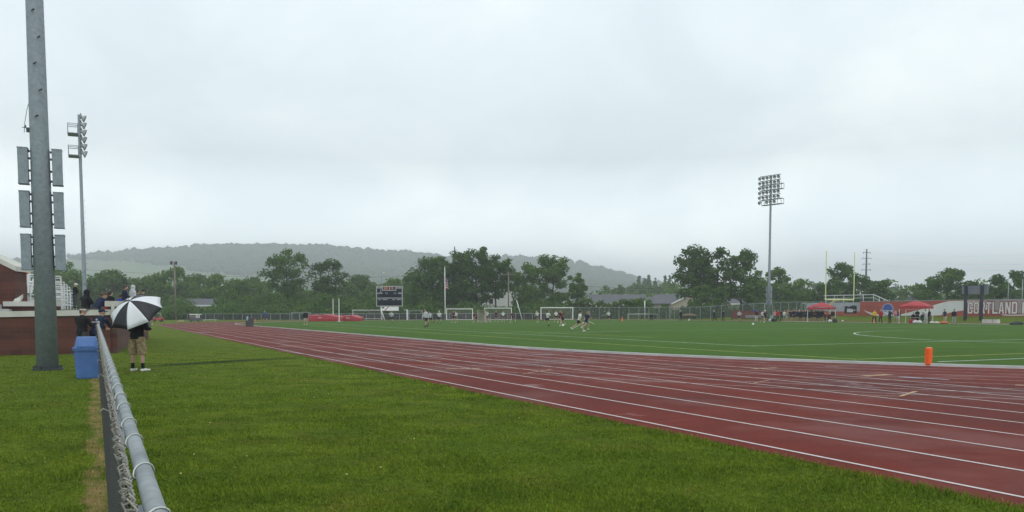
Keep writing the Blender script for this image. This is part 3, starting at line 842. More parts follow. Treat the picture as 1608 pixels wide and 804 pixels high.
#@@BUILD@@
# ------------------------------------------------------------------ houses
SIDING = mat('tan_siding', (0.42, 0.37, 0.27), 0.8, 0, 0.08, 1.5)
SIDINGW = mat('white_siding', (0.66, 0.66, 0.63), 0.75, 0, 0.07, 1.5)
SIDINGG = mat('grey_siding', (0.36, 0.37, 0.36), 0.75, 0, 0.07, 1.5)
SHINGLE = mat('grey_shingle', (0.085, 0.088, 0.098), 0.85, 0, 0.18, 2)
SHINGLB = mat('brown_shingle', (0.16, 0.12, 0.10), 0.85, 0, 0.18, 2)
GLASS = mat('dark_window_glass', (0.03, 0.035, 0.04), 0.15, 0, 0.2, 1)
def house(label, px, Y, wd, dp, wall_h, roof_h, rz, wm, rm, name='house', base=0.9, gable_front=True, windows=(), group=None):
    """wd along local x (faces the field at -y); ridge along y when gable_front else along x"""
    p = at(px, 495, Y); p.z = 0
    t = thing(name, label, 'house', p, rz, group)
    w = MB(); h = wall_h + base
    if gable_front:
        poly = [(-wd / 2, -dp / 2, 0), (wd / 2, -dp / 2, 0), (wd / 2, -dp / 2, h), (0, -dp / 2, h + roof_h), (-wd / 2, -dp / 2, h)]
        w.prism(poly, (0, dp, 0))
    else:
        poly = [(-wd / 2, -dp / 2, 0), (-wd / 2, dp / 2, 0), (-wd / 2, dp / 2, h), (-wd / 2, 0, h + roof_h), (-wd / 2, -dp / 2, h)]
        w.prism(poly, (wd, 0, 0))
    w.build('wall', wm, t)
    r = MB(); o = 0.45; th = 0.18
    for s in (-1, 1):
        if gable_front:
            k = roof_h / (wd / 2)
            a = [(0, -dp / 2 - o, h + roof_h + 0.02), (s * (wd / 2 + o), -dp / 2 - o, h - o * k + 0.02), (s * (wd / 2 + o), -dp / 2 - o, h - o * k + th + 0.02), (0, -dp / 2 - o, h + roof_h + th + 0.02)]
            r.prism(a, (0, dp + 2 * o, 0))
        else:
            k = roof_h / (dp / 2)
            a = [(-wd / 2 - o, 0, h + roof_h + 0.02), (-wd / 2 - o, s * (dp / 2 + o), h - o * k + 0.02), (-wd / 2 - o, s * (dp / 2 + o), h - o * k + th + 0.02), (-wd / 2 - o, 0, h + roof_h + th + 0.02)]
            r.prism(a, (wd + 2 * o, 0, 0))
    r.build('roof', rm, t)
    f = MB()
    if gable_front:
        for s in (-1, 1):
            k = roof_h / (wd / 2)
            f.prism([(0, -dp / 2 - o - .06, h + roof_h - .1), (s * (wd / 2 + o), -dp / 2 - o - .06, h - o * k - .1), (s * (wd / 2 + o), -dp / 2 - o - .06, h - o * k + th + .05), (0, -dp / 2 - o - .06, h + roof_h + th + .05)], (0, .05, 0))
    else:
        f.box((0, -dp / 2 - o - .05, h - o * roof_h / (dp / 2) + .08), (wd + 2 * o, .06, .26))
    f.build('fascia', WHITE, t)
    for (x, z, a, b_) in windows:
        q = MB(); q.box((x, -dp / 2 - .04, base + z), (a + .24, .08, b_ + .24)); fr = q.build('window', WHITE, t)
        q = MB(); q.box((x, -dp / 2 - .09, base + z), (a, .03, b_)); q.build('pane', GLASS, fr)
    return t
house('white two storey house glimpsed behind the bare tree trunk', 788, 226, 15, 10, 5.0, 2.6, R(14), SIDINGW, SHINGLE, windows=((-4, 3.4, 1, 1.3), (3.5, 3.4, 1, 1.3), (3.5, 1.2, 1, 1.3)))
house('small white house half hidden in the wood belt on the left', 321, 222, 8, 8, 2.5, 1.5, R(10), SIDINGW, SHINGLE, gable_front=False, windows=((-2, 1.4, 1.2, 1.1), (2, 1.4, 1.2, 1.1)))
house('long low building with a wide grey shingle roof', 958, 262, 20, 13, 3.2, 2.5, R(-6), SIDING, SHINGLE, 'long_building', gable_front=False, windows=tuple((x, 1.6, 1.2, 1.2) for x in (-8, -4, 0, 4, 8)))
house('tan house with a wide gable facing the field and grey roof', 1058, 224, 11.5, 16, 2.7, 2.4, R(22), SIDING, SHINGLE, windows=())
house('tan house wing with white porch posts beside the gable', 1031, 228, 8, 9, 2.7, 1.6, R(14), SIDING, SHINGLE, gable_front=False, windows=((-1.5, 1.4, 1.3, 1.3), (1.5, 1.4, 1.3, 1.3)))
house('low tan house seen between the trunks of the big tree clump', 1118, 226, 20, 9, 2.7, 1.6, R(4), SIDING, SHINGLE, gable_front=False, windows=tuple((x, 1.7, 1.6, 1.1) for x in (-7, -3, 2, 6.5)))
house('brown roofed house above the red wall left of the canopy', 1416, 300, 14, 9, 3.4, 2.4, R(-18), SIDINGG, SHINGLB, base=1.2)
house('white walled house with grey roof above the second red canopy', 1441, 262, 8, 9, 3.0, 1.8, R(0), SIDINGW, SHINGLE, base=1.0, gable_front=False)
house('small white house corner showing through leaves right of the soccer goal', 893, 225, 6, 7, 3.2, 1.6, R(20), SIDINGW, SHINGLE, windows=((0, 1.6, 1, 1.2),))

# ------------------------------------------------------------------ light towers
pm_ = MB(); HL = 26.4
pm_.tube([(0, 0, 0), (0, 0, 6), (0, 0, 14.0), (0, 0, 14.02), (0, 0, 22), (0, 0, HL)], [0.290, 0.245, 0.208, 0.198, 0.18, 0.16], 20)
POLE_ME = pm_.mesh('pole', True); POLE_ME.materials.append(GALVD)
def tower(label, loc, rz, head, per=6):
    t = thing('light_tower', label, 'light tower', loc, rz, 'stadium light towers')
    link('pole', POLE_ME, t)
    b = MB()
    b.lathe([(0.40, 0), (0.40, 0.05), (0.31, 0.05), (0.31, 0.10)], 20)
    for i in range(8):
        w = i * math.pi / 4 + .3; b.tube([(math.cos(w) * .36, math.sin(w) * .36, 0.04), (math.cos(w) * .36, math.sin(w) * .36, 0.13)], 0.022, 6)
    b.build('base_plate', DKSTEEL, t)
    for k in range(3):
        for s in (-1, 1):
            z = 3.35 + 1.2 * k
            q = MB(); q.box((s * 0.425, 0.02, z), (0.25, 0.34, 0.96))
            q.box((s * 0.425, 0.02, z - 0.4925), (0.27, 0.36, 0.025)); q.box((s * 0.425, 0.02, z + 0.4925), (0.27, 0.36, 0.025))
            bx_ = q.build('ballast_box', GALVD, t)
            q = MB()
            for zz in (-.40, -.12, .22, .42): q.box((s * 0.275, 0.0, z + zz), (0.048, 0.1, 0.05))
            q.build('bracket', DKSTEEL, bx_)
    for i in range(13):
        s = 1 if i % 2 else -1
        z = 7.1 + i * 0.72
        q = MB(); rr_ = 0.275 - 0.004 * i
        q.bar((s * 0.06, -rr_ + .02, z), (s * 0.06 + 0.06, -rr_ - 0.12, z), 0.02, 6); q.ell((s * 0.06 + .06, -rr_ - .12, z), (.03, .03, .03), 6, 4)
        q.build('step_bolt', DKSTEEL, t)
    q = MB(); q.box((-0.275, -0.02, 6.75), (0.08, 0.10, 0.12)); q.bar((-0.29, -0.02, 6.80), (-0.42, -0.02, 6.82), 0.010, 5); q.build('cable_clamp', DKSTEEL, t)
    if not head: return t
    for row in range(6):
        z = HL - 0.3 - row * 0.88
        q = MB(); q.box((0, -0.22, z + 0.28), (4.5 if per == 6 else 1.8, 0.11, 0.13)); arm = q.build('crossarm', GALVD, t)
        for i in range(6):
            x = (-2.5 + i * 1.0) * .8
            if row == 5 and i in (1, 5): continue
            if per == 2 and i not in (2, 3): continue
            q = MB()
            rot = Matrix.Rotation(R((i - 2.5) * 4), 3, 'Z') @ Matrix.Rotation(R(114), 3, 'X')
            m2 = MB(); kk = 1.0 if per == 6 else 1.25
            m2.lathe([(0.05, -0.34), (0.11, -0.30), (0.12, -0.12), (0.24, -0.02), (0.31, 0.12), (0.335, 0.15), (0.29, 0.145), (0.2, 0.03), (0.02, -0.02)], 14)
            q.add([rot @ (Vector(p) * kk) + Vector((x, -0.52, z - 0.12)) for p in m2.v], m2.f)
            q.bar((x, -0.24, z + .24), (x, -0.40, z - 0.02), 0.035, 6)
            q.build('floodlight', FLOOD, t, True)
    for z in (HL - 2.5, HL - 5.2):
        q = MB()
        x0, x1, y0, y1, h = (-2.1, 2.1, 0.2, 1.0, .95) if per == 6 else (-1.1, 1.1, 0.2, 1.3, 1.15)
        for zz in (0, h):
            q.box((0, y0, z + zz), (x1 - x0, .07, .09)); q.box((0, y1, z + zz), (x1 - x0, .07, .09))
            for x in (x0, 0, x1): q.box((x, (y0 + y1) / 2, z + zz), (.07, y1 - y0 - .08, .07))
        for x in (x0, x0 * .35, x1 * .35, x1):
            q.box((x, y1, z + h / 2), (.06, .06, h - .1))
        for x in (x0, x1): q.box((x, y0, z + h / 2), (.06, .06, h - .1))
        q.box((0, (y0 + y1) / 2, z - .05), (x1 - x0, y1 - y0, .03))
        q.build('service_cage', GALVD, t)
    return t
FLOOD = mat('floodlight_housing', (0.34, 0.355, 0.365), 0.4, 0.5, 0.3, 2.5)
p1 = gp(75, 581)
tower('thick grey steel light tower with six ballast boxes, nearest the camera beside the blue bin', p1, R(24), False)
p2 = xy(122.4, -1.05); tower('slim grey light tower behind the bleachers seen edge on, floodlights facing right', p2, ZR + R(90), True, 2)
p3 = pv(1207, 112); tower('grey light tower across the field with six rows of floodlights', p3, ZR - R(90) + R(12), True)
q = MB(); q.box((0, 0, .45), (.9, .6, .9)); q.box((0, 0, .92), (1.0, .7, .06))
o = q.build('electrical_cabinet', mat('pale_green_paint', (.22, .33, .25), .6)); pc = pv(1214, 110.6); pc.z = gz(pc); o.location = pc; tag(o, 'pale green electrical cabinet at the foot of the right light tower', 'cabinet')
# dangling cable on the near tower
q = MB(); a = at(47, 155, p1.y - .1); c = at(38, 208, p1.y - .1)
q.tube([a, a.lerp(c, .3) + Vector((-.03, 0, .0)), a.lerp(c, .7) + Vector((-.03, 0, 0)), c], .008, 5)
q.tube([a.lerp(c, .78), a.lerp(c, .86)], .025, 6)
tag(q.build('loose_cable', DKSTEEL), 'thin loose cable dangling from the left side of the nearest tower', 'cable')

# ------------------------------------------------------------------ brick stand, left
m, t, b, o_ = new_mat('red_brick'); g = G(t)
bt = g.n('ShaderNodeTexBrick'); mp = g.n('ShaderNodeMapping'); mp.inputs['Rotation'].default_value = (R(90), 0, 0)
g.l(g.obj(), mp.inputs[0]); g.l(mp.outputs[0], bt.inputs[0])
bt.inputs['Scale'].default_value = 1.0; bt.inputs['Brick Width'].default_value = 0.42; bt.inputs['Row Height'].default_value = 0.2; bt.inputs['Mortar Size'].default_value = 0.008
bt.inputs['Color1'].default_value = (0.090, 0.021, 0.011, 1); bt.inputs['Color2'].default_value = (0.060, 0.015, 0.009, 1); bt.inputs['Mortar'].default_value = (0.085, 0.045, 0.035, 1)
sx = g.n('ShaderNodeSeparateXYZ'); g.l(g.obj(), sx.inputs[0])
band = g.math('PINGPONG', sx.outputs[2], 0.42)
c = g.mix(g.mr(band, 0.22, 0.26, 0, .7), bt.outputs['Color'], (0.125, 0.034, 0.020))
c = g.mix(g.mr(g.noise(1.3, 4), .35, .7, 0, .5), c, (0.028, 0.010, 0.007))
g.l(c, b.inputs['Base Color']); b.inputs['Roughness'].default_value = 0.7
g.l(g.bump(bt.outputs['Fac'], 0.3, 0.01), b.inputs['Normal'])
BRICK = m
def wall_seg(name, label, a, b_, z0a, z1a, z0b, z1b, th, cop=0.22, over=0.07, hgt=None, cat='wall'):
    """brick wall from a to b (xy points), top heights z1a / z1b, with a pale coping"""
    a = Vector((a.x, a.y, 0)); b_ = Vector((b_.x, b_.y, 0)); d = b_ - a; L = d.length; rz = math.atan2(d.y, d.x)
    t = thing(name, label, cat, a, rz)
    q = MB(); q.prism([(0, 0, z0a), (L, 0, z0b), (L, 0, z1b - cop), (0, 0, z1a - cop)], (0, th, 0)); q.build('brickwork', BRICK, t)
    q = MB(); q.prism([(-over, -over, z1a - cop), (L + over, -over, z1b - cop), (L + over, -over, z1b), (-over, -over, z1a)], (0, th + 2 * over, 0)); q.build('coping', CONC, t)
    return t
cA = gp(166, 555); cA = xy(38.2, 0.55)
wall_seg('brick_wall', 'low dark brick wall with pale coping behind the blue bin', xy(38.2, -16), cA, -.1, 1.45, -.1, 1.76, .35)
cB, cC = gp(207, 539), gp(233, 531.5)
wall_seg('brick_wall', 'brick parapet with pale coping behind the striped umbrella', xy(38.3, 0.80), Vector((cB.x, cB.y, 0)), -.1, 2.10, -.1, 2.24, .35)
q = MB(); q.box((0, 0, 1.72), (.12, .2, .64)); o = q.build('corner_block', CONC); o.location = xy(38.0, .66); o.rotation_euler[2] = ZR; tag(o, 'pale upright stone block at the corner where the two brick walls meet', 'stone block')
cBx = Vector((cB.x, cB.y, 0)); dd = (Vector((cC.x, cC.y, 0)) - cBx)
wall_seg('brick_wall', 'far end of the brick parapet hidden behind the umbrella', cBx + dd * .02, cBx + dd * 1.0, -.1, 2.25, -.1, 2.35, .35)
# platform the spectators stand on
q = MB(); pl = [xy(38.7, -16), xy(38.7, 0.2), xy(48, 1.1), xy(60, 2.2), xy(135, 2.0), xy(135, -16)]
q.prism([Vector((p.x, p.y, 0)) for p in pl], (0, 0, 0.95)); struct(q.build('concourse', mat('concrete', (.30, .29, .27), .85, 0, .15, 1)))
# second, higher wall by the stairs and the gable
def px_v(px, v): return pv(px, v)
g0, g1 = at(-40, 480, 41), at(25.5, 480, 41)
t = thing('gabled_brick_block', 'dark brick block with sloping pale coping at the far left edge', 'brick block', (0, 0, 0))
q = MB(); zt0, zt1, zb = at(-40, 392, 41).z, at(25.5, 426, 41).z, 0.95
q.prism([(g0.x, 41, zb), (g1.x, 41, zb), (g1.x, 41, zt1), (g0.x, 41, zt0)], (-.3, 1.5, 0)); q.build('brickwork', BRICK, t)
q = MB(); q.prism([(g0.x, 40.9, zt0), (g1.x + .1, 40.9, zt1), (g1.x + .1, 40.9, zt1 + .24), (g0.x, 40.9, zt0 + .24)], (-.3, 1.75, 0)); q.build('coping', CONC, t)
h0, h1 = at(8.5, 480, 39.6), at(88, 480, 39.6)
t = thing('stair_wall', 'brick wall below the bleacher stairs with a pale flat coping', 'wall', (0, 0, 0))
zt = at(30, 473.4, 39.6).z
q = MB(); q.prism([(h0.x, 39.6, .95), (h1.x, 39.6, .95), (h1.x, 39.6, zt - .22), (h0.x, 39.6, zt - .22)], (0, .4, 0)); q.build('brickwork', BRICK, t)
q = MB(); q.prism([(h0.x - .05, 39.5, zt - .22), (h1.x, 39.5, zt - .22), (h1.x, 39.5, zt), (h0.x - .05, 39.5, zt)], (0, .6, 0)); q.build('coping', CONC, t)
q = MB(); a0, a1 = at(20, 473, 40.2), at(32, 463, 42.5)
q.prism([(a0.x, 40.15, zt - .2), (a0.x + .32, 40.15, zt - .2), (a1.x + .2, 42.5, a1.z), (a1.x, 42.5, a1.z)], (0, 0, .16)); tag(q.build('ramp_coping', CONC), 'pale sloped coping slab beside the bleacher stairs', 'coping')
# bleachers
t = thing('bleachers', 'silver aluminium bleachers rising to the left of the near light tower', 'bleachers', xy(46, 0, 0), ZR)
for i in range(7):
    z = 2.0 + i * 0.38; v = -4.2 - i * 0.75
    q = MB(); q.box((v, 42, z), (.28, 84, .05)); q.build('seat_row', ALU, t)
    q = MB(); q.box((v + .38, 42, z - .35), (.42, 84, .04)); q.box((v + .17, 42, z - .2), (.03, 84, .25)); q.build('footboard', mat('riser_metal', (.42, .42, .42), .5, .3, .15, 2), t)
q = MB()
for y in range(0, 85, 6):
    q.bar((-4, y, .95), (-4, y, 1.65), .04); q.bar((-9, y, .95), (-9, y, 4.2), .04); q.bar((-4, y, 1.6), (-9, y, 4.1), .04)
q.build('understructure', GALV, t)
q = MB()
for i in range(5):
    q.box((-2.4 - i * .4, -1.3, 2.0 + i * .2 - .9), (.4, 1.6, .2 ))
q.build('stair', mat('riser_metal', (.42, .42, .42), .5, .3, .15, 2), t)
RAILW = mat('dull_white_rail', (.55, .56, .55), .55, 0, .12, 3)
# front guard rail
def guard(label, pts, z0, z1, mtl, nrail=4, r=.03, name='guard_rail', cat='railing', group='bleacher railings'):
    t = thing(name, label, cat, pts[0], 0, group)
    for p in pts:
        q = MB(); q.bar(Vector(p) - Vector(pts[0]) + Vector((0, 0, z0)), Vector(p) - Vector(pts[0]) + Vector((0, 0, z1)), r); q.build('post', mtl, t)
    for k in range(nrail):
        z = z1 - (z1 - z0) * k / (nrail + .4)
        q = MB(); q.tube([Vector(p) - Vector(pts[0]) + Vector((0, 0, z)) for p in pts], r * .8, 6, ); q.build('rail', mtl, t)
    return t
for i, (y0, top, bot) in enumerate(((48, 425, 484), (53, 433, 484), (58.5, 436, 485), (65, 442, 485), (72, 446, 485), (80, 450, 485), (92, 455, 485), (106, 459, 485))):
    p = Vector((0, 0, 0)); v = -2.0 if i != 1 else -1.8
    u_ = uv(at(150 + 1500 * v / y0, 480, y0))[0]
    P = [xy(u_, v), xy(u_ + .1, v - 1.15)] if i % 2 == 0 else [xy(u_, v), xy(u_ + .05, v - .6)]
    guard('white upright railing panel at the front of the bleachers, %s one back' % words[i], P, zat(bot, y0), zat(top, y0), RAILW if i < 5 else ALU, 6, .045 if i < 5 else .035)
P = [at(px, 480, 46) for px in (33.5, 47, 57)]
for i, (pa, pb, Y) in enumerate((((38.2, 424), (32.6, 473), 43), ((43.2, 431), (38.2, 473), 43.6), ((52, 438), (49.5, 460), 46), ((44.5, 431), (44.5, 460), 46.5))):
    a = at(*pa, Y); c = at(*pb, Y)
    t = thing('stair_rail', 'white stair handrail post by the brick block, %s from the left' % words[i], 'railing', c, 0, 'stair rails')
    q = MB(); q.bar((0, 0, 0), a - c, .05); q.build('post', WHITE, t)
    q = MB(); e_ = at(64, pa[1] + 1, Y + .6) - c; q.bar(a - c, e_, .035); q.bar((a - c) * .62, e_ - (a - c) * .38, .03); q.build('rail', WHITE, t)
# folded maroon/orange cushions etc. on the seats: a few coats left on the bleacher ends
q = MB(); p = at(33, 431, 52); q.ell((0, 0, 0), (.5, .4, .28), 9, 6); o = q.build('orange_tarp', cloth('orange', (.45, .12, .05)), None, True, p); tag(o, 'crumpled orange tarp lying on the top bleacher row', 'tarp')

# ------------------------------------------------------------------ near chain-link fence
VF = 0.105; FH = 1.225; U0, U1 = 0.6, 32.6
fn = thing('chain_link_fence', 'galvanised chain-link fence with top rail running away from the camera', 'fence', xy(U0, VF), ZR)
LF_ = U1 - U0
q = MB(); q.tube([(0, 0, FH), (0, LF_ / 2, FH), (0, LF_, FH)], 0.0225, 20); q.build('top_rail', RAILM, fn, True)
for i in range(11):
    y = 1.6 + i * 3.04
    q = MB(); q.bar((0.0, y, -.1), (0.0, y, FH - .035), .026, 12); q.build('post', GALVD, fn, True)
q = MB(); q.bar((0, LF_, -.1), (0, LF_, FH + .06), .038, 14); q.ell((0, LF_, FH + .08), (.05, .05, .05), 12, 8); q.build('end_post', GALV, fn, True)
p_ = 0.056; hstep = 0.05; nw = int(LF_ / p_)
vf, ff = [], []
ps = []
for i in range(nw):
    y = i * p_
    path = [(-.046 + (.004 if k % 2 else -.004), y + (p_ / 2 if k % 2 else -p_ / 2) * 1.02, .03 + k * hstep) for k in range(25)]
    ps.append(path)
q = MB(); r_ = 0.0017
for i, path in enumerate(ps): q.tube(path, r_ if i < 330 else r_ * 1.3, 4 if i < 90 else 3, caps=False)
q.build('wire_mesh', WIRE, fn)
# knuckled selvage: each pair of wires is bent over at the top
q = MB()
for i in range(nw):
    y = i * p_; z = .03 + 24 * hstep
    j = random.uniform(-.010, .010); jz = random.uniform(-.008, .012); jy = random.uniform(-.014, .014)
    s = 5 if i < 120 else 4
    q.tube([(-.044, y - p_ * .5, z - .004), (-.036, y - p_ * .25, z + .008), (-.048 + j, y + .002 + jy, z + .018 + jz), (-.062 + j * .5, y + p_ * .18 + jy, z + .010 + jz), (-.054, y + p_ * .14, z - .010), (-.044 + j, y + p_ * .02, z - .016)], .0025, s, caps=False)
    q.tube([(-.050, y + p_ * .5, z - .006), (-.058, y + p_ * .30, z + .004), (-.048, y + p_ * .1, z + .012 + j), (-.036, y - p_ * .02, z + .003)], .0028, s, caps=False)
    if i % 37 == 23: q.tube([(-.050, y, z), (-.085, y + .012, z + .020 + j), (-.098, y - .006, z + .004)], .0028, s, caps=False)
q.build('twisted_selvage', mat('selvage_wire', (.27, .255, .23), .5, .5, .35, 30), fn)
for i in range(56):
    y = 0.75 + i * 0.56 + random.uniform(-.05, .05)
    pts = []
    for k in range(15):
        w = R(200) - R(330) * k / 14
        rr_ = .0262 + .0008 * math.sin(k)
        pts.append((math.cos(w) * rr_, y - .05 + .10 * k / 14 + 0.01 * math.sin(w), FH + math.sin(w) * rr_))
    pts = [(-.052, y - .055, FH - .01), (-.045, y - .055, FH + .012)] + pts + [(-.046, y + .06, FH - .045)]
    q = MB(); q.tube(pts, .0025, 6, caps=True); q.build('tie_wire', mat('tie_wire', (.55, .55, .53), .4, .6, .15, 30), fn, True)

# ------------------------------------------------------------------ blue bin
BLUE = mat('blue_plastic', (0.060, 0.135, 0.34), 0.5, 0, 0.16, 6, 0.4)
pb = gp(138, 593.5); t = thing('trash_bin', 'blue plastic trash bin with sloping hooded lid beside the fence', 'trash bin', pb, R(26))
def rectloft(mb, secs, mi=0, cap=True):
    vs, fs = [], []
    bev = .035
    for cx_, cy_, z, wx, wy in secs:
        hx, hy = wx / 2, wy / 2
        for x, y in ((-hx + bev, -hy), (hx - bev, -hy), (hx, -hy + bev), (hx, hy - bev), (hx - bev, hy), (-hx + bev, hy), (-hx, hy - bev), (-hx, -hy + bev)): vs.append((cx_ + x, cy_ + y, z))
    for i in range(len(secs) - 1):
        for k in range(8): fs.append((i * 8 + k, i * 8 + (k + 1) % 8, (i + 1) * 8 + (k + 1) % 8, (i + 1) * 8 + k))
    if cap: fs += [tuple(reversed(range(8))), tuple((len(secs) - 1) * 8 + k for k in range(8))]
    mb.add(vs, fs, mi)
q = MB(); rectloft(q, [(0, 0, 0, .50, .50), (0, 0, .03, .52, .52), (0, 0, .70, .575, .575)]); q.build('bin_body', BLUE, t)
q = MB(); rectloft(q, [(0, 0, .702, .64, .64), (0, 0, .765, .65, .65)]); q.build('rim', BLUE, t)
q = MB(); rectloft(q, [(0, 0, .767, .57, .57), (0, 0.02, .98, .47, .40), (0, .02, 1.025, .45, .34), (0, .02, 1.04, .42, .30)]); ld = q.build('lid', BLUE, t)
q = MB(); q.box((0, -.262, .865), (.40, .012, .145), rot=Matrix.Rotation(R(-22), 3, 'X')); q.build('flap', mat('blue_plastic_flap', (0.05, 0.135, 0.37), .5, 0, .1, 5), ld)
q = MB()
for s in (-1, 1): q.tube([(s * .29, -.12, .60), (s * .335, -.10, .60), (s * .335, .10, .60), (s * .29, .12, .60)], .014, 6)
q.build('handle', BLUE, t)
#@@THINGS@@
# ------------------------------------------------------------------ people
def rx(v, a):       # rotate about x (lean forward = towards +y)
    c, s = math.cos(a), math.sin(a)
    return Vector((v.x, v.y * c + v.z * s, v.z * c - v.y * s))
def skeleton(P):
    """P: lean, head, legs [(thigh, knee, spread)] *2, arms [(swing, spread, elbow, inward)] *2 or ('ik', target, hint); angles in degrees"""
    S = {}
    lean = R(P.get('lean', 3)); hip = Vector((0, 0, 0.93))
    legs = P.get('legs', ((4, 4, 4), (-4, 4, 4)))
    low = 9
    for i, (tf, kf, ab) in enumerate(legs):
        s = -1 if i == 0 else 1
        h = Vector((s * .092, 0, .90))
        a = R(tf); b = R(tf - kf); ab = R(ab)
        k = h + Vector((s * math.sin(ab), math.sin(a) * math.cos(ab), -math.cos(a) * math.cos(ab))) * .43
        an = k + Vector((s * math.sin(ab) * .6, math.sin(b), -math.cos(b))) * .42
        fp = R(P.get('foot', (0, 0))[i])
        toe = an + Vector((s * .045, math.cos(fp) * .19, -.05 - math.sin(fp) * .14))
        heel = an + Vector((0, -.05 * math.cos(fp), -.055 + math.sin(fp) * .05))
        S['leg', i] = (h, k, an, toe, heel); low = min(low, toe.z - .03, heel.z - .02)
    def T(x, y, z): return hip + rx(Vector((x, y, z - .93)), lean)
    S['spine'] = [T(0, 0, .86), T(0, .005, .94), T(0, .01, 1.08), T(0, .005, 1.24), T(0, -.005, 1.38), T(0, -.01, 1.455)]
    S['neck'] = (T(0, -.01, 1.45), T(0, .012, 1.55))
    hd = R(P.get('head', 0)); S['headc'] = T(0, .012, 1.55) + rx(Vector((0, .02, .105)), lean * .5 + hd); S['hrot'] = -(lean * .5 + hd)
    S['yaw'] = R(P.get('yaw', 0))
    for i, A in enumerate(P.get('arms', ((2, 6, 8, 0), (2, 6, 8, 0)))):
        s = -1 if i == 0 else 1
        sh = T(s * .185, -.01, 1.405)
        if A[0] == 'ik':
            tg = Vector(A[1]); hint = Vector(A[2]); d = tg - sh; L = min(d.length, .53); d.normalize()
            tg = sh + d * L; x = (L * L + .285 ** 2 - .255 ** 2) / (2 * L); hh = math.sqrt(max(0.0004, .285 ** 2 - x * x))
            pp = (hint - d * hint.dot(d)).normalized(); el = sh + d * x + pp * hh; wr = tg
        else:
            af, aa, ef, ai = [R(q) for q in A]
            u = rx(Vector((s * math.sin(aa), math.sin(af) * math.cos(aa), -math.cos(af) * math.cos(aa))), lean * .6)
            el = sh + u * .285
            f = rx(Vector((-s * math.sin(ai), math.sin(af + ef) * math.cos(ai), -math.cos(af + ef) * math.cos(ai))), lean * .6)
            wr = el + f * .255
        S['arm', i] = (sh, el, wr)
    S['low'] = low
    return S
def grow(pts, rs, add): return [(p, (a + add, b_ + add)) for p, (a, b_) in zip(pts, rs)]
def lo(mb, pts, rs, n=10, xref=(1, 0, 0)):
    mb.tube(pts, rs, n, xref=xref)
def hand(mb, el, wr, near, s):
    d = (wr - el).normalized(); side = d.cross(Vector((1, 0, 0)));
    if side.length < .1: side = d.cross(Vector((0, 0, 1)))
    side.normalize(); pal = wr + d * .085
    mb.tube([wr - d * .02, wr + d * .03, pal], [(.021, .026), (.020, .037), (.016, .038)], 8, xref=d.cross(side))
    nn = d.cross(side) * (s)
    for k in range(4):
        off = side * (.030 - .020 * k); Lf = (.062, .072, .067, .052)[k]
        b0 = pal + off - d * .012
        mb.tube([b0, b0 + d * Lf * .5 + nn * .006, b0 + d * Lf * .95 + nn * .026], [.0095, .0088, .0075] if near else [.012, .011, .010], 6)
    b0 = wr + d * .025 + side * .032
    mb.tube([b0, b0 + side * .026 + d * .026, b0 + side * .034 + d * .055 + nn * .012], [.0115, .010, .0085], 6)
BODYC = {}
def body_meshes(key, P, near=False):
    """meshes for a pose: body plus every garment kind that is asked for (built lazily)"""
    if key not in BODYC: BODYC[key] = (skeleton(P), {}, near)
    return BODYC[key]
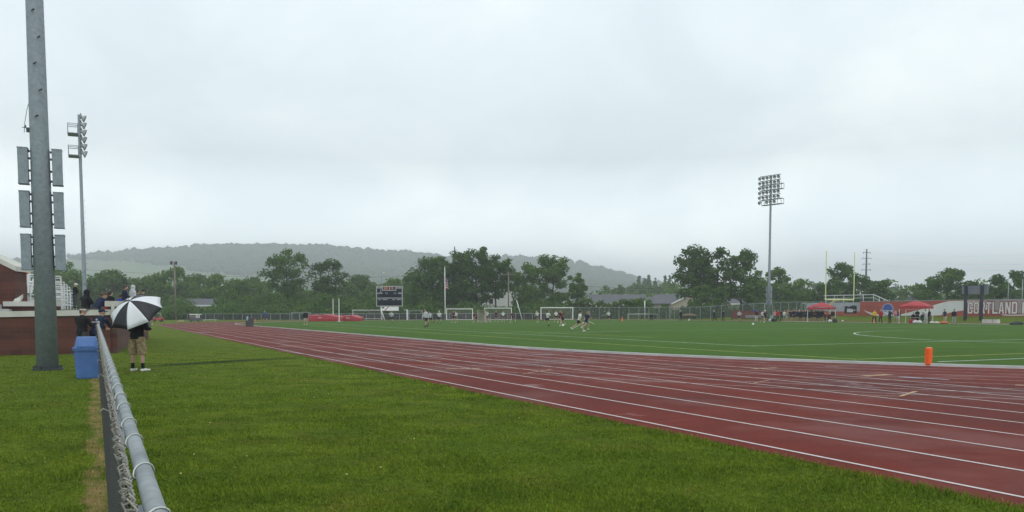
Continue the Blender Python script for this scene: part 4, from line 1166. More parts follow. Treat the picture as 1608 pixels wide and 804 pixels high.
def part_mesh(key, kind):
    S, cache, near = BODYC[key]
    if kind in cache: return cache[kind]
    mb = MB(); vx = 0.011 if near else 0.021
    sp = S['spine']; L0, L1 = S['leg', 0], S['leg', 1]; A0, A1 = S['arm', 0], S['arm', 1]
    SR = [(.150, .105), (.162, .112), (.138, .098), (.152, .108), (.168, .100), (.095, .070)]
    hc = S['headc']; hr = Matrix.Rotation(S['yaw'], 3, 'Z') @ Matrix.Rotation(S['hrot'], 3, 'X')
    if kind == 'body':
        lo(mb, sp, SR, 12)
        lo(mb, [S['neck'][0] - Vector((0, 0, .03)), S['neck'][0], S['neck'][1], hc - Vector((0, 0, .03))], [(.07, .06), (.058, .056), (.054, .055), (.055, .06)], 10)
        mb.ell(hc + hr @ Vector((0, -.008, .018)), (.076, .094, .105), 14, 10, rot=hr)
        mb.ell(hc + hr @ Vector((0, .022, -.045)), (.056, .070, .072), 12, 8, rot=hr)
        mb.ell(hc + hr @ Vector((0, .100, -.012)), (.014, .020, .026), 8, 6, rot=hr)
        for s in (-1, 1):
            mb.ell(hc + hr @ Vector((s * .078, -.005, -.005)), (.012, .022, .033), 8, 6, rot=hr)
            mb.ell(hc + hr @ Vector((s * .03, .082, .022)), (.022, .014, .010), 8, 6, rot=hr)
        for (h, k, an, toe, heel) in (L0, L1):
            lo(mb, [h + Vector((0, 0, .03)), h.lerp(k, .35), k, k.lerp(an, .3), k.lerp(an, .75), an], [(.086, .090), (.076, .080), (.052, .056), (.050, .058), (.036, .040), (.034, .038)], 10)
            mb.tube([heel + Vector((0, 0, .01)), an.lerp(toe, .3) + Vector((0, 0, -.02)), toe], [(.036, .034), (.042, .036), (.034, .020)], 8, xref=(1, 0, 0))
        for i, (sh, el, wr) in enumerate((A0, A1)):
            lo(mb, [sh, sh.lerp(el, .5), el, el.lerp(wr, .3), wr], [.052, .045, .036, .036, .025], 9, None)
            hand(mb, el, wr, near, -1 if i == 0 else 1)
        mesh = remeshed('person', mb, vx, 1 if near else 2)
    else:
        short = kind in ('tshirt', 'jersey'); ad = .014 if short else .026
        if kind in ('tshirt', 'jersey', 'jacket', 'hoodie', 'raincoat'):
            k = {'raincoat': 0}.get(kind, 1)
            pts = sp[k:]; rs = [(a + ad, b_ + ad) for a, b_ in SR[k:]]
            if kind == 'raincoat':
                pts = [sp[0] - Vector((0, 0, .12))] + pts; rs = [(.22, .165)] + rs
            elif kind == 'jacket':
                pts = [sp[0] - Vector((0, 0, .0))] + pts; rs = [(.185, .135)] + rs
            lo(mb, pts, rs, 14)
            lo(mb, [A0[0], sp[4] + Vector((0, 0, .025)), A1[0]], [.062 + ad * .5, .085, .062 + ad * .5], 10, None)
            for sh, el, wr in (A0, A1):
                if short: lo(mb, [sh, sh.lerp(el, .5), sh.lerp(el, .8)], [.062, .060, .064], 10, None)
                else: lo(mb, [sh, sh.lerp(el, .5), el, el.lerp(wr, .5), wr - (wr - el).normalized() * .01], [.074, .068, .060, .052, .044], 10, None)
            nk = S['neck'][0]
            if kind in ('jacket', 'raincoat', 'hoodie'): lo(mb, [nk - Vector((0, 0, .02)), nk.lerp(S['neck'][1], .7)], [(.09, .08), (.076, .074)], 10)
            if kind == 'hoodie': mb.ell(nk + rx(Vector((0, -.075, .02)), .1), (.11, .07, .06), 10, 7)
        elif kind in ('shorts', 'trousers', 'tights', 'cargo'):
            gr = {'shorts': .020, 'trousers': .016, 'tights': .006, 'cargo': .030}[kind]
            lo(mb, [sp[0] - Vector((0, 0, .03)), sp[0], sp[1], sp[2] - (sp[2] - sp[1]) * .4], [(.155, .118), (.16 + gr * .6, .115 + gr * .5), (.163 + gr * .4, .113 + gr * .4), (.146, .105)], 12)
            for (h, k, an, toe, heel) in (L0, L1):
                if kind == 'shorts': lo(mb, [h + Vector((0, 0, .03)), h.lerp(k, .4), h.lerp(k, .72)], [(.10, .108), (.096, .10), (.098, .102)], 10)
                elif kind == 'cargo': lo(mb, [h + Vector((0, 0, .03)), h.lerp(k, .4), h.lerp(k, .9), k.lerp(an, .07)], [(.108, .115), (.108, .112), (.105, .105), (.104, .104)], 10)
                else: lo(mb, [h + Vector((0, 0, .03)), h.lerp(k, .4), k, k.lerp(an, .5), an + Vector((0, 0, .01))], [(.092 + gr, .096 + gr), (.08 + gr, .084 + gr), (.056 + gr, .06 + gr), (.048 + gr, .054 + gr), (.040 + gr * 1.2, .046 + gr)], 10)
            if kind == 'cargo':
                for (h, k, an, toe, heel), s in ((L0, -1), (L1, 1)): mb.box(h.lerp(k, .62) + Vector((s * .10, 0, 0)), (.03, .13, .17))
        elif kind == 'skirt':
            lo(mb, [sp[1] + Vector((0, 0, .05)), sp[1], sp[0] - Vector((0, 0, .02)), (L0[0].lerp(L0[1], .42) + L1[0].lerp(L1[1], .42)) / 2], [(.15, .11), (.178, .128), (.20, .15), (.235, .20)], 14)
        elif kind == 'shoes':
            for (h, k, an, toe, heel) in (L0, L1):
                mb.tube([heel + Vector((0, -.01, .005)), heel.lerp(toe, .35) + Vector((0, 0, .012)), heel.lerp(toe, .75), toe + Vector((0, .02, .004))], [(.040, .040), (.046, .046), (.048, .034), (.034, .024)], 10, xref=(1, 0, 0))
                lo(mb, [an + Vector((0, 0, .0)), heel + Vector((0, .05, .03))], [(.042, .046), (.044, .05)], 8)
        elif kind == 'socks':
            for (h, k, an, toe, heel) in (L0, L1):
                lo(mb, [k.lerp(an, .62), k.lerp(an, .8), an + Vector((0, 0, -.01))], [(.046, .050), (.043, .047), (.044, .048)], 10)
        elif kind in ('hair', 'ponytail'):
            mb.ell(hc + hr @ Vector((0, -.018, .030)), (.083, .096, .100), 14, 10, rot=hr)
            mb.ell(hc + hr @ Vector((0, -.06, -.02)), (.066, .050, .08), 12, 8, rot=hr)
            if kind == 'ponytail':
                b0 = hc + hr @ Vector((0, -.105, .05)); mb.tube([b0, b0 + hr @ Vector((0, -.06, -.03)), b0 + hr @ Vector((0, -.075, -.13)), b0 + hr @ Vector((0, -.05, -.21))], [.026, .034, .030, .012], 8)
        elif kind in ('cap', 'visor'):
            if kind == 'cap': mb.ell(hc + hr @ Vector((0, -.01, .045)), (.086, .103, .085), 14, 10, rot=hr)
            else: mb.tube([hc + hr @ Vector((0, -.008, .035)), hc + hr @ Vector((0, -.006, .075))], [(.091, .110), (.090, .108)], 14, xref=(1, 0, 0))
            mb.tube([hc + hr @ Vector((0, .05, .048)), hc + hr @ Vector((0, .11, .046)), hc + hr @ Vector((0, .17, .030))], [(.074, .012), (.076, .011), (.052, .009)], 10, xref=(1, 0, 0))
        elif kind == 'hood':
            mb.ell(hc + hr @ Vector((0, -.022, .018)), (.106, .118, .135), 14, 10, rot=hr)
            lo(mb, [S['neck'][0] - Vector((0, .01, .03)), hc - Vector((0, .01, .06))], [(.11, .09), (.10, .10)], 12)
        elif kind == 'beanie':
            mb.ell(hc + hr @ Vector((0, -.012, .05)), (.090, .106, .085), 14, 10, rot=hr)
        mesh = remeshed(kind, mb, 0.012 if near else 0.018, 2)
        mesh.name = {'tshirt': 'shirt', 'jersey': 'jersey', 'cargo': 'shorts', 'hoodie': 'sweatshirt'}.get(kind, kind)
    cache[kind] = mesh
    return mesh
def omat(o, m):
    o.material_slots[0].link = 'OBJECT'; o.material_slots[0].material = m
def person(label, loc, face, pose, wear, skin=None, scale=1.0, group=None, near=False, bulk=1.0):
    """face: degrees, 0 looks along +Y (away from the camera), positive turns left; wear: [(garment, material)]"""
    key = pose + ('_near' if near else '')
    body_meshes(key, POSES[pose], near)
    bm_ = part_mesh(key, 'body'); low = BODYC[key][0]['low']
    o = link('person', bm_); omat(o, skin or SKIN)
    o.location = Vector(loc) - Vector((0, 0, low * scale)); o.rotation_euler[2] = R(face); o.scale = (scale * bulk, scale * bulk, scale)
    tag(o, label, 'person', group)
    for k, m in wear:
        me = part_mesh(key, k); c = link(me.name.split('.')[0], me, o); omat(c, m)
    return o
POSES = {
    'stand': dict(lean=3, legs=((3, 4, 5), (-3, 3, 5)), arms=((4, 8, 14, 0), (0, 9, 12, 0))),
    'stand_wide': dict(lean=5, legs=((6, 8, 12), (-4, 6, 11)), arms=((10, 12, 55, 30), (14, 12, 60, 30))),
    'stand_hip': dict(lean=2, legs=((2, 2, 7), (-2, 2, 7)), arms=((-18, 38, 70, 55), (2, 8, 15, 0))),
    'stand_folded': dict(lean=4, legs=((2, 2, 7), (-2, 4, 6)), arms=((18, 10, 80, 58), (20, 10, 74, 58)), head=8),
    'stand_stick': dict(lean=10, legs=((14, 22, 10), (-10, 14, 10)), arms=((28, 16, 60, 20), (10, 24, 72, 30))),
    'walk': dict(lean=5, legs=((20, 6, 4), (-20, 16, 4)), arms=((-18, 8, 16, 0), (18, 8, 24, 0)), foot=(-8, 24)),
    'run_a': dict(lean=16, legs=((50, 62, 4), (-24, 50, 4)), arms=((-34, 12, 78, 10), (30, 12, 85, 20)), foot=(0, 45)),
    'run_b': dict(lean=14, legs=((-32, 34, 4), (38, 30, 5)), arms=((34, 14, 80, 20), (-28, 14, 70, 10)), foot=(40, -8)),
    'run_c': dict(lean=20, legs=((10, 18, 5), (-30, 86, 5)), arms=((20, 24, 82, 28), (26, 26, 84, 28)), foot=(0, 55)),
    'crouch': dict(lean=38, legs=((88, 112, 12), (72, 108, 14)), arms=((40, 14, 40, 15), (44, 12, 36, 15))),
    'sit': dict(lean=8, legs=((84, 80, 9), (80, 78, 9)), arms=((26, 10, 54, 12), (24, 10, 50, 12))),
    'lean_rail': dict(lean=26, legs=((4, 10, 6), (-12, 6, 6)), arms=((52, 6, 30, 20), (54, 6, 34, 20)), head=-12, yaw=-30),
    'lean_wall': dict(lean=36, legs=((-6, 8, 6), (-20, 6, 6)), arms=((62, 10, 36, 8), (70, 6, 18, 4)), head=-22, yaw=-25),
    'hold_front': dict(lean=3, legs=((3, 4, 6), (-3, 3, 6)), arms=((24, 12, 70, 35), (24, 12, 74, 30)), head=4, yaw=-62),
    'umbrella_up': dict(lean=2, legs=((2, 3, 4), (-2, 3, 4)), arms=((2, 8, 14, 0), (32, 12, 95, 10))),
    'bend': dict(lean=62, legs=((12, 20, 8), (-4, 12, 8)), arms=((70, 8, 12, 6), (76, 8, 12, 6)), head=-20),
}
K = dict(black=cloth('black', (.010, .010, .012)), navy=cloth('navy', (.012, .018, .045)), white=cloth('white', (.60, .60, .58)), grey=cloth('grey', (.30, .31, .33)), maroon=cloth('maroon', (.075, .012, .018)),
         khaki=mat('cloth_khaki', (.27, .205, .115), .85, 0, .6, 14, .25, .3, 25), red=cloth('red', (.36, .025, .028)), yellow=cloth('yellow', (.62, .40, .015)), blue=cloth('royal_blue', (.025, .055, .28)), teal=cloth('teal', (.10, .22, .28)), olive=cloth('olive', (.07, .08, .035)),
         beige=cloth('beige', (.42, .36, .27)), pink=cloth('pink', (.55, .25, .27)), ltgrey=cloth('light_grey', (.46, .47, .49)), darkgrey=cloth('dark_grey', (.05, .05, .055)), shoe=cloth('white_shoe', (.62, .62, .60)), orange=cloth('orange', (.45, .12, .05)), ltblue=cloth('light_blue', (.32, .42, .52)))

# --- the man under the striped umbrella
POSES['umbrella'] = dict(lean=2, legs=((2, 2, 5), (-1, 2, 6)), arms=((12, 7, 70, 40), ('ik', (.24, .20, 1.16), (.5, -.2, -1))), yaw=-20)
pm = gp(219, 582.5); pm.y -= .1
um = person('man in black jacket and khaki cargo shorts holding a striped umbrella on the grass', pm, -12, 'umbrella',
            [('jacket', K['black']), ('cargo', K['khaki']), ('socks', K['black']), ('shoes', K['shoe']), ('hair', HAIRB)], near=True, scale=1.0, bulk=1.14)
q = MB(); q.lathe([(.03, 0), (.07, .04), (.095, .14), (.085, .24), (.04, .30), (.02, .36)], 12); o = q.build('drawstring_bag', cloth('grey_bag', (.20, .21, .23)), None, True, at(231.5, 518, pm.y + .05)); tag(o, 'grey cloth bag hanging at the right side of the umbrella man', 'bag')
ax = Vector((-.17, -.61, .77)).normalized()
apex = at(203.5, 472.5, pm.y - .42)
t = thing('umbrella', 'big black and white striped golf umbrella tilted over a man on the grass', 'umbrella', apex)
t.rotation_mode = 'QUATERNION'; t.rotation_quaternion = ax.to_track_quat('Z', 'Y')
Ru, dep = .77, .40
cm = MB(); vsx, nr = [], 7
TW = R(13)
def canopy_pt(k8, f, r):        # k8: panel index, f: 0..1 across, r: 0..1 radius
    a = (k8 + f) * math.pi / 4 + TW
    chord = math.cos(math.pi / 8) / math.cos((f - .5) * math.pi / 4)
    rad = Ru * r * (chord ** (1.0)) * (1 - .055 * r * math.sin(f * math.pi))
    z = -dep * (r ** 1.9) + .02 * math.sin(f * math.pi) * r * r * -1
    return Vector((math.cos(a) * rad, math.sin(a) * rad, z))
for k8 in range(8):
    pts = []; nf_ = 8
    for i in range(nr + 1):
        for j in range(nf_ + 1): pts.append(canopy_pt(k8, j / nf_, max(.02, i / nr)))
    cm.add(pts, [(i * (nf_ + 1) + j, i * (nf_ + 1) + j + 1, (i + 1) * (nf_ + 1) + j + 1, (i + 1) * (nf_ + 1) + j) for i in range(nr) for j in range(nf_)], k8 % 2)
UWH = mat('umbrella_white', (.66, .67, .70), .7, 0, .05, 3); UBK = mat('umbrella_black', (.012, .013, .018), .6, 0, .2, 3)
can = cm.build('canopy', [UWH, UBK], t, True)
sm = can.modifiers.new('thick', 'SOLIDIFY'); sm.thickness = .003
q = MB(); q.tube([(0, 0, .06), (0, 0, -.92)], .007, 8); q.build('shaft', DKSTEEL, t)
q = MB(); q.tube([(0, 0, .0), (0, 0, .05), (0, 0, .075)], [.016, .010, .004], 8); q.build('ferrule', BLACK, t)
q = MB(); q.tube([(0, 0, -.82), (0, 0, -.88), (0, 0, -1.0)], [.014, .018, .016], 10); q.build('handle', BLACK, t)
for k8 in range(8):
    q = MB(); q.tube([canopy_pt(k8, 0, r) - Vector((0, 0, .008)) for r in (.03, .3, .6, .85, 1.0)], .004, 5)
    m0 = canopy_pt(k8, 0, .5); q.bar(m0 - Vector((0, 0, .01)), (0, 0, -.36), .003, 5); q.build('rib', DKSTEEL, t)

# --- two men at the fence
pf1 = at(130, 560, 30.2); pf1.z = 0; pf2 = at(151.5, 560, 30.4); pf2.z = 0
person('man in black jacket and white visor standing behind the blue bin', pf1, -18, 'hold_front', [('jacket', K['black']), ('trousers', K['darkgrey']), ('shoes', K['black']), ('hair', HAIRB), ('visor', K['white'])], near=True, scale=1.0, bulk=1.14)
pn = person('man in navy jacket and navy cap leaning his arms on the fence end', pf2, -14, 'lean_rail', [('jacket', K['navy']), ('trousers', K['navy']), ('shoes', K['black']), ('cap', K['navy'])], near=True, scale=1.02, bulk=1.14)
tx = text_on('back_lettering', 'CORTLAND', .052, K['white'], pn, (0, 0, 0), (0, 0, 0), .95, .002, .004)
sk = BODYC['lean_rail_near'][0]['spine']; sd = (sk[4] - sk[3]).normalized()
tx.location = sk[3].lerp(sk[4], .35) + Vector((-.03, -.150, 0)); tx.rotation_euler = (R(90) - R(24), 0, 0)
q = MB(); q.lathe([(.0, .006), (.035, .006), (.035, 0)], 10); lg = q.build('back_emblem', K['ltgrey'], pn); lg.location = sk[3].lerp(sk[4], 1.0) + Vector((0, -.135, 0)); lg.rotation_euler = (R(90) - R(20), 0, 0)
# --- spectators on the concourse
def spect(label, px, ytop, Y, face, pose, wear, skin=None, near=False, scale=1.0, h=1.76):
    z = zat(ytop, Y, px) - h * scale
    p = at(px, 480, Y); p.z = z
    return person(label, p, face, pose, wear, skin, scale, 'spectators behind the brick wall', near, 1.3 if near else 1.12)
FLZ = .95
for a in (('person in black coat with hood up leaning behind the low wall', 134, 456.5, 39.8, -30, 'stand_folded', [('raincoat', K['black']), ('trousers', K['darkgrey']), ('shoes', K['black']), ('hood', K['black'])], None, True),
          ('man in navy sweatshirt and brown cap leaning over the corner of the wall', 149, 461.5, 39.6, -28, 'lean_wall', [('hoodie', K['navy']), ('trousers', K['darkgrey']), ('shoes', K['black']), ('cap', cloth('brown_cap', (.10, .045, .03)))], None, True, 1.0, 1.62),
          ('person with dark hair and black top watching above the parapet', 173, 458, 45, -25, 'stand', [('jacket', K['black']), ('trousers', K['darkgrey']), ('shoes', K['black']), ('ponytail', HAIRD)]),
          ('person in a red top partly hidden beside the one in black', 168.5, 464, 47, -25, 'stand', [('jacket', K['red']), ('trousers', K['darkgrey']), ('shoes', K['black']), ('hair', HAIRD)]),
          ('person in bright blue jacket next to the navy one', 188.5, 462.5, 49, -25, 'stand', [('jacket', K['blue']), ('trousers', K['darkgrey']), ('shoes', K['black']), ('hair', HAIRB)]),
          ('dark-haired person in navy jacket standing left of the grey hood', 195.5, 449, 49, -55, 'stand_folded', [('jacket', K['navy']), ('trousers', K['darkgrey']), ('shoes', K['black']), ('hair', HAIRD)]),
          ('person in light grey hooded sweatshirt with the hood up', 208.5, 449, 50, -35, 'stand', [('hoodie', K['ltgrey']), ('trousers', K['darkgrey']), ('shoes', K['black']), ('hood', K['ltgrey'])]),
          ('person with black hair just right of the grey hood', 215.5, 456.5, 52, -35, 'stand', [('jacket', K['black']), ('trousers', K['darkgrey']), ('shoes', K['black']), ('hair', HAIRD)]),
          ('person in dark coat and cap at the right end of the spectators', 224, 456, 53, -35, 'stand', [('jacket', K['darkgrey']), ('trousers', K['darkgrey']), ('shoes', K['black']), ('cap', K['black'])]),
          ('person in black with white cap standing by the bleacher railings', 118, 445.5, 62, -40, 'stand_folded', [('jacket', K['black']), ('trousers', K['darkgrey']), ('shoes', K['black']), ('cap', K['white'])])):
    spect(*a)

# --- players and others on the field; (label, px, py of the feet, facing, pose, clothes, skin, scale)
WHT = [('jersey', K['white']), ('skirt', K['black']), ('shoes', K['shoe']), ('ponytail', HAIRB)]
WHD = [('jersey', K['white']), ('shorts', K['black']), ('socks', K['black']), ('shoes', K['black']), ('ponytail', HAIRB)]
GRY = [('hoodie', K['ltgrey']), ('shorts', K['black']), ('socks', K['black']), ('shoes', K['black']), ('ponytail', HAIRD)]
DRK = [('jersey', K['navy']), ('skirt', K['navy']), ('shoes', K['shoe']), ('ponytail', HAIRF)]
MAR = [('jersey', K['maroon']), ('skirt', K['black']), ('shoes', K['shoe']), ('ponytail', HAIRB)]
REF = [('jacket', K['black']), ('trousers', K['black']), ('shoes', K['black']), ('cap', K['white'])]
FP = 'lacrosse players on the turf'
def fieldp(label, px, py, face, pose, wear, skin=None, scale=1.0, group=FP):
    return person(label, gp(px, py, .03), face, pose, wear, skin, scale, group)
fieldp('person in bright blue jacket and dark shorts walking behind the bins on the track', 416.5, 505.5, 60, 'walk', [('jacket', K['blue']), ('shorts', K['black']), ('shoes', K['black']), ('hair', HAIRG)], None, 1.02, 'people around the far track')
fieldp('man in black top and pale shorts standing left of the red mats', 480, 511.5, 200, 'stand', [('jacket', K['black']), ('shorts', K['beige']), ('socks', K['white']), ('shoes', K['black']), ('cap', K['black'])], None, 1.0, 'people around the far track')
fieldp('player in grey long sleeves on one leg in front of the scoreboard', 615, 508, 175, 'run_c', GRY, None, 1.0)
fieldp('player in grey top striding across the field nearest to the scoreboard', 669, 514, 140, 'walk', GRY, None, 1.08)
fieldp('second grey-topped player half behind the striding one', 676, 509, 150, 'run_b', GRY, None, 1.0)
fieldp('white-shirted player standing still left of the flagpole', 690, 508.6, 180, 'stand_stick', WHD + [('beanie', K['white'])], None, 1.0)
fieldp('dark player marking a white one inside the left soccer goal', 712, 507, 190, 'stand_wide', MAR, None, 1.0)
fieldp('white player standing close beside the dark one in the left goal', 716, 506.5, 170, 'stand_stick', WHT, None, 1.0)
fieldp('dark player running left of the beige panel', 746, 506, 110, 'run_a', MAR, None, 1.0)
fieldp('white-shirted player standing just right of the beige panel', 765, 506, 160, 'stand_stick', WHD, None, 1.02)
fieldp('dark player in the middle of the second soccer goal', 779, 505.8, 185, 'stand_wide', MAR, None, 1.0)
fieldp('white-shirted player bending in the second soccer goal', 790, 505.2, 175, 'stand_wide', WHT, None, .98)
fieldp('dark player by the crossarm pole', 805, 506.6, 150, 'run_b', MAR, None, 1.0)
fieldp('white player with raised stick at the left post of the big goal', 844, 506, 150, 'stand_stick', WHT, None, 1.0)
fieldp('white-topped player running in front of the big goal', 859.5, 512, 215, 'run_c', WHD, None, 1.0)
fieldp('white player standing in the middle of the big goal mouth', 873, 505.6, 180, 'stand_wide', WHT, None, 1.0)
fieldp('maroon player close to the ball in front of the big goal', 883, 512, 160, 'run_b', MAR, None, 1.0)
fieldp('maroon player behind the one near the ball', 879, 507.5, 200, 'stand_wide', MAR, None, 1.0)
fieldp('white-shirted player running right, biggest of the players on the turf', 909, 520.3, -70, 'run_b', [('jersey', K['white']), ('skirt', K['black']), ('shoes', K['shoe']), ('ponytail', HAIRD)], None, 1.02)
fieldp('navy player running beside the biggest white-shirted player', 920.5, 517.6, -65, 'run_a', DRK, None, 1.02)
fieldp('white player running alone between the two players and the orange cone', 956, 505, 150, 'run_c', WHD, None, 1.0)
fieldp('person in black crouching on the far sideline', 1022, 503.5, 190, 'crouch', [('jacket', K['black']), ('trousers', K['black']), ('shoes', K['black']), ('hair', HAIRD)], None, 1.0, 'people along the far sideline')
fieldp('official in black with white cap, left of the other officials', 1069, 503.6, 180, 'stand', REF, None, 1.0, 'people along the far sideline')
fieldp('official in black walking left with white cap, middle of the three', 1122, 503.8, 80, 'walk', REF, None, 1.0, 'people along the far sideline')
fieldp('official in black with dark hair, rightmost of the three officials', 1135.5, 503.8, 190, 'stand', REF[:3] + [('hair', HAIRD)], None, 1.0, 'people along the far sideline')
fieldp('player in light grey top and black shorts right of the officials', 1160.5, 505.6, 175, 'run_c', GRY, None, 1.0)
fieldp('person in maroon top and white trousers under the dark blue umbrella', 1187.5, 504, 180, 'umbrella_up', [('jacket', K['maroon']), ('trousers', K['white']), ('shoes', K['shoe']), ('hair', HAIRD)], None, 1.0, 'people along the far sideline')
fieldp('dark player with a white helmet in front of the right light tower', 1201.5, 507.8, 165, 'run_b', [('jersey', K['navy']), ('skirt', K['black']), ('socks', K['white']), ('shoes', K['black']), ('beanie', K['white'])], SKIN, 1.05)
fieldp('white player partly behind the dark helmeted one', 1197.5, 506, 180, 'stand_stick', WHT, None, 1.0)
# dark blue umbrella over the sideline
pu = gp(1187.5, 504, .03); c0 = at(1187, 487.5, pu.y - .3)
t = thing('umbrella', 'small dark blue umbrella held on the sideline left of the right light tower', 'umbrella', c0)
q = MB(); q.lathe([(.02, .14), (.3, .08), (.55, -.04), (.72, -.17), (.70, -.17), (.5, -.05), (.02, .10)], 8); q.build('canopy', cloth('dusk_blue', (.03, .04, .12)), t)
q = MB(); q.tube([(0, 0, .18), (0, 0, -.75)], .012, 6); q.build('shaft', DKSTEEL, t); t.rotation_euler = (0, R(14), 0)

# lacrosse sticks in the hands of the players that show one
def stick(label, px, py, Y, tilt, rz):
    t = thing('lacrosse_stick', label, 'lacrosse stick', at(px, py, Y), 0, 'lacrosse sticks')
    t.rotation_euler = (R(tilt), 0, R(rz))
    q = MB(); q.tube([(0, 0, -.55), (0, 0, .35)], .016, 6); q.build('shaft', WHITE, t)
    q = MB(); q.tube([(0, 0, .34), (-.08, 0, .45), (-.09, 0, .58), (0, 0, .63), (.09, 0, .58), (.08, 0, .45), (0, 0, .35)], .014, 6)
    for k in range(3): q.bar((-.08, 0, .44 + k * .06), (.08, 0, .44 + k * .06), .006, 4)
    q.build('head', WHITE, t)
def gY(px, py): return gp(px, py).y
stick('white stick slanting down in front of the biggest white player', 907.5, 511.5, gY(909, 520.3) - .25, -62, -80)
stick('white stick held low by the navy runner', 925.5, 505, gY(920.5, 517.6) - .2, 66, -70)
stick('stick raised by the white player at the left post of the big goal', 841, 493, gY(844, 506) - .2, 25, 40)
stick('stick pointing left of the lone running white player', 950.5, 494.5, gY(956, 505) - .2, 80, 95)

# the team along the far sideline
team = [(1218, 'R', 'red jacket'), (1222.5, 'N', ''), (1228, 'B', ''), (1231.5, 'W', 'white shirt and teal shorts'), (1237, 'T', 'tan jacket and blue shorts')]
rows = []
base_labels = 'in the sideline row left of and under the red canopy'
spec = [(1217, 'person in pinkish red jacket at the left end of the sideline row', [('jacket', K['pink']), ('trousers', K['darkgrey']), ('shoes', K['black']), ('hair', HAIRG)]),
        (1221.5, 'person in dark red jacket second from the left end of the sideline row', [('jacket', K['red']), ('trousers', K['navy']), ('shoes', K['black']), ('hair', HAIRB)]),
        (1227.5, 'person all in black beside the dark red jacket in the row', [('jacket', K['black']), ('trousers', K['black']), ('shoes', K['black']), ('cap', K['black'])]),
        (1231.5, 'person in white shirt and teal shorts in the sideline row', [('tshirt', K['white']), ('shorts', K['teal']), ('shoes', K['shoe']), ('hair', HAIRB)]),
        (1236, 'person in tan jacket and light blue shorts in the sideline row', [('jacket', K['khaki']), ('shorts', K['ltblue']), ('shoes', K['shoe']), ('hair', HAIRF)])]
kit = [[('jersey', K['navy']), ('skirt', K['black']), ('shoes', K['shoe']), ('ponytail', HAIRB)], [('hoodie', K['black']), ('shorts', K['navy']), ('shoes', K['shoe']), ('ponytail', HAIRD)],
       [('jersey', K['maroon']), ('skirt', K['black']), ('shoes', K['shoe']), ('ponytail', HAIRF)], [('hoodie', K['navy']), ('skirt', K['navy']), ('shoes', K['shoe']), ('ponytail', HAIRB)]]
kw = ['navy kit', 'black sweatshirt', 'maroon kit', 'navy sweatshirt']
PTEAM = ['stand', 'stand_hip', 'stand_folded', 'stand_wide']
for i, (px, lab, wear) in enumerate(spec):
    p = pv(px, 96.5); p.z = .03; person(lab, p, 150 + 12 * i, PTEAM[i % 3], wear, None, 1.0, 'team and staff in the sideline row')
seq = [(1242, 0), (1246, 1), (1250, 3), (1253.5, 0), (1257, 1), (1261, 0), (1264.5, 3), (1268, 1), (1272, 1), (1275.5, 2), (1279, 2), (1283, 1), (1287, 1), (1291, 3)]
for i, (px, k) in enumerate(seq):
    p = pv(px, 96.5 + (.9 if i % 2 else 0)); p.z = .03
    w = list(kit[k])
    if i in (6, 11): w.append(('cap', K['white']))
    person('%s player with back of the row to the stands, %s from the tan jacket towards the canopy' % (kw[k], words[i]) if False else 'player in %s, %s to the right of the tan jacket in the sideline row' % (kw[k], words[i]), p, 170 + 25 * math.sin(i * 2.1), PTEAM[(i * 3) % 4], w, SKIN2 if i in (4, 9) else SKIN, .98 + .05 * ((i * 7) % 4) / 3, 'team and staff in the sideline row')
for i, (px, lab, wear, pose, sc_) in enumerate(((1295.5, 'person seated under the canopy in maroon, leftmost of three', kit[2], 'sit', 1.0), (1302, 'person seated under the canopy in dark red beside a white bag', [('jacket', K['maroon']), ('trousers', K['black']), ('shoes', K['black']), ('hair', HAIRB)], 'sit', 1.0), (1307.5, 'person standing in black at the right canopy leg', [('jacket', K['black']), ('shorts', K['khaki']), ('shoes', K['shoe']), ('hair', HAIRD)], 'stand', 1.0))):
    p = pv(px, 96.8); p.z = .03 + (.0 if pose != 'sit' else .0); person(lab, p, 165, pose, wear, None, sc_, 'team and staff in the sideline row')
for i, px in enumerate((1239.5, 1244, 1248, 1255.3, 1259, 1266.3, 1270, 1277.2, 1285, 1289)):
    p = pv(px, 98.4); p.z = .03
    w = list(kit[(i * 3 + 1) % 4])
    if i in (3, 7): w.append(('beanie', K['white']))
    person('person in %s in the second rank, %s from the tan jacket' % (kw[(i * 3 + 1) % 4], words[i]), p, 160 + 30 * math.sin(i * 1.3), PTEAM[(i + 1) % 4], w, SKIN2 if i == 5 else SKIN, 1.0 + .02 * (i % 3), 'team and staff in the sideline row')
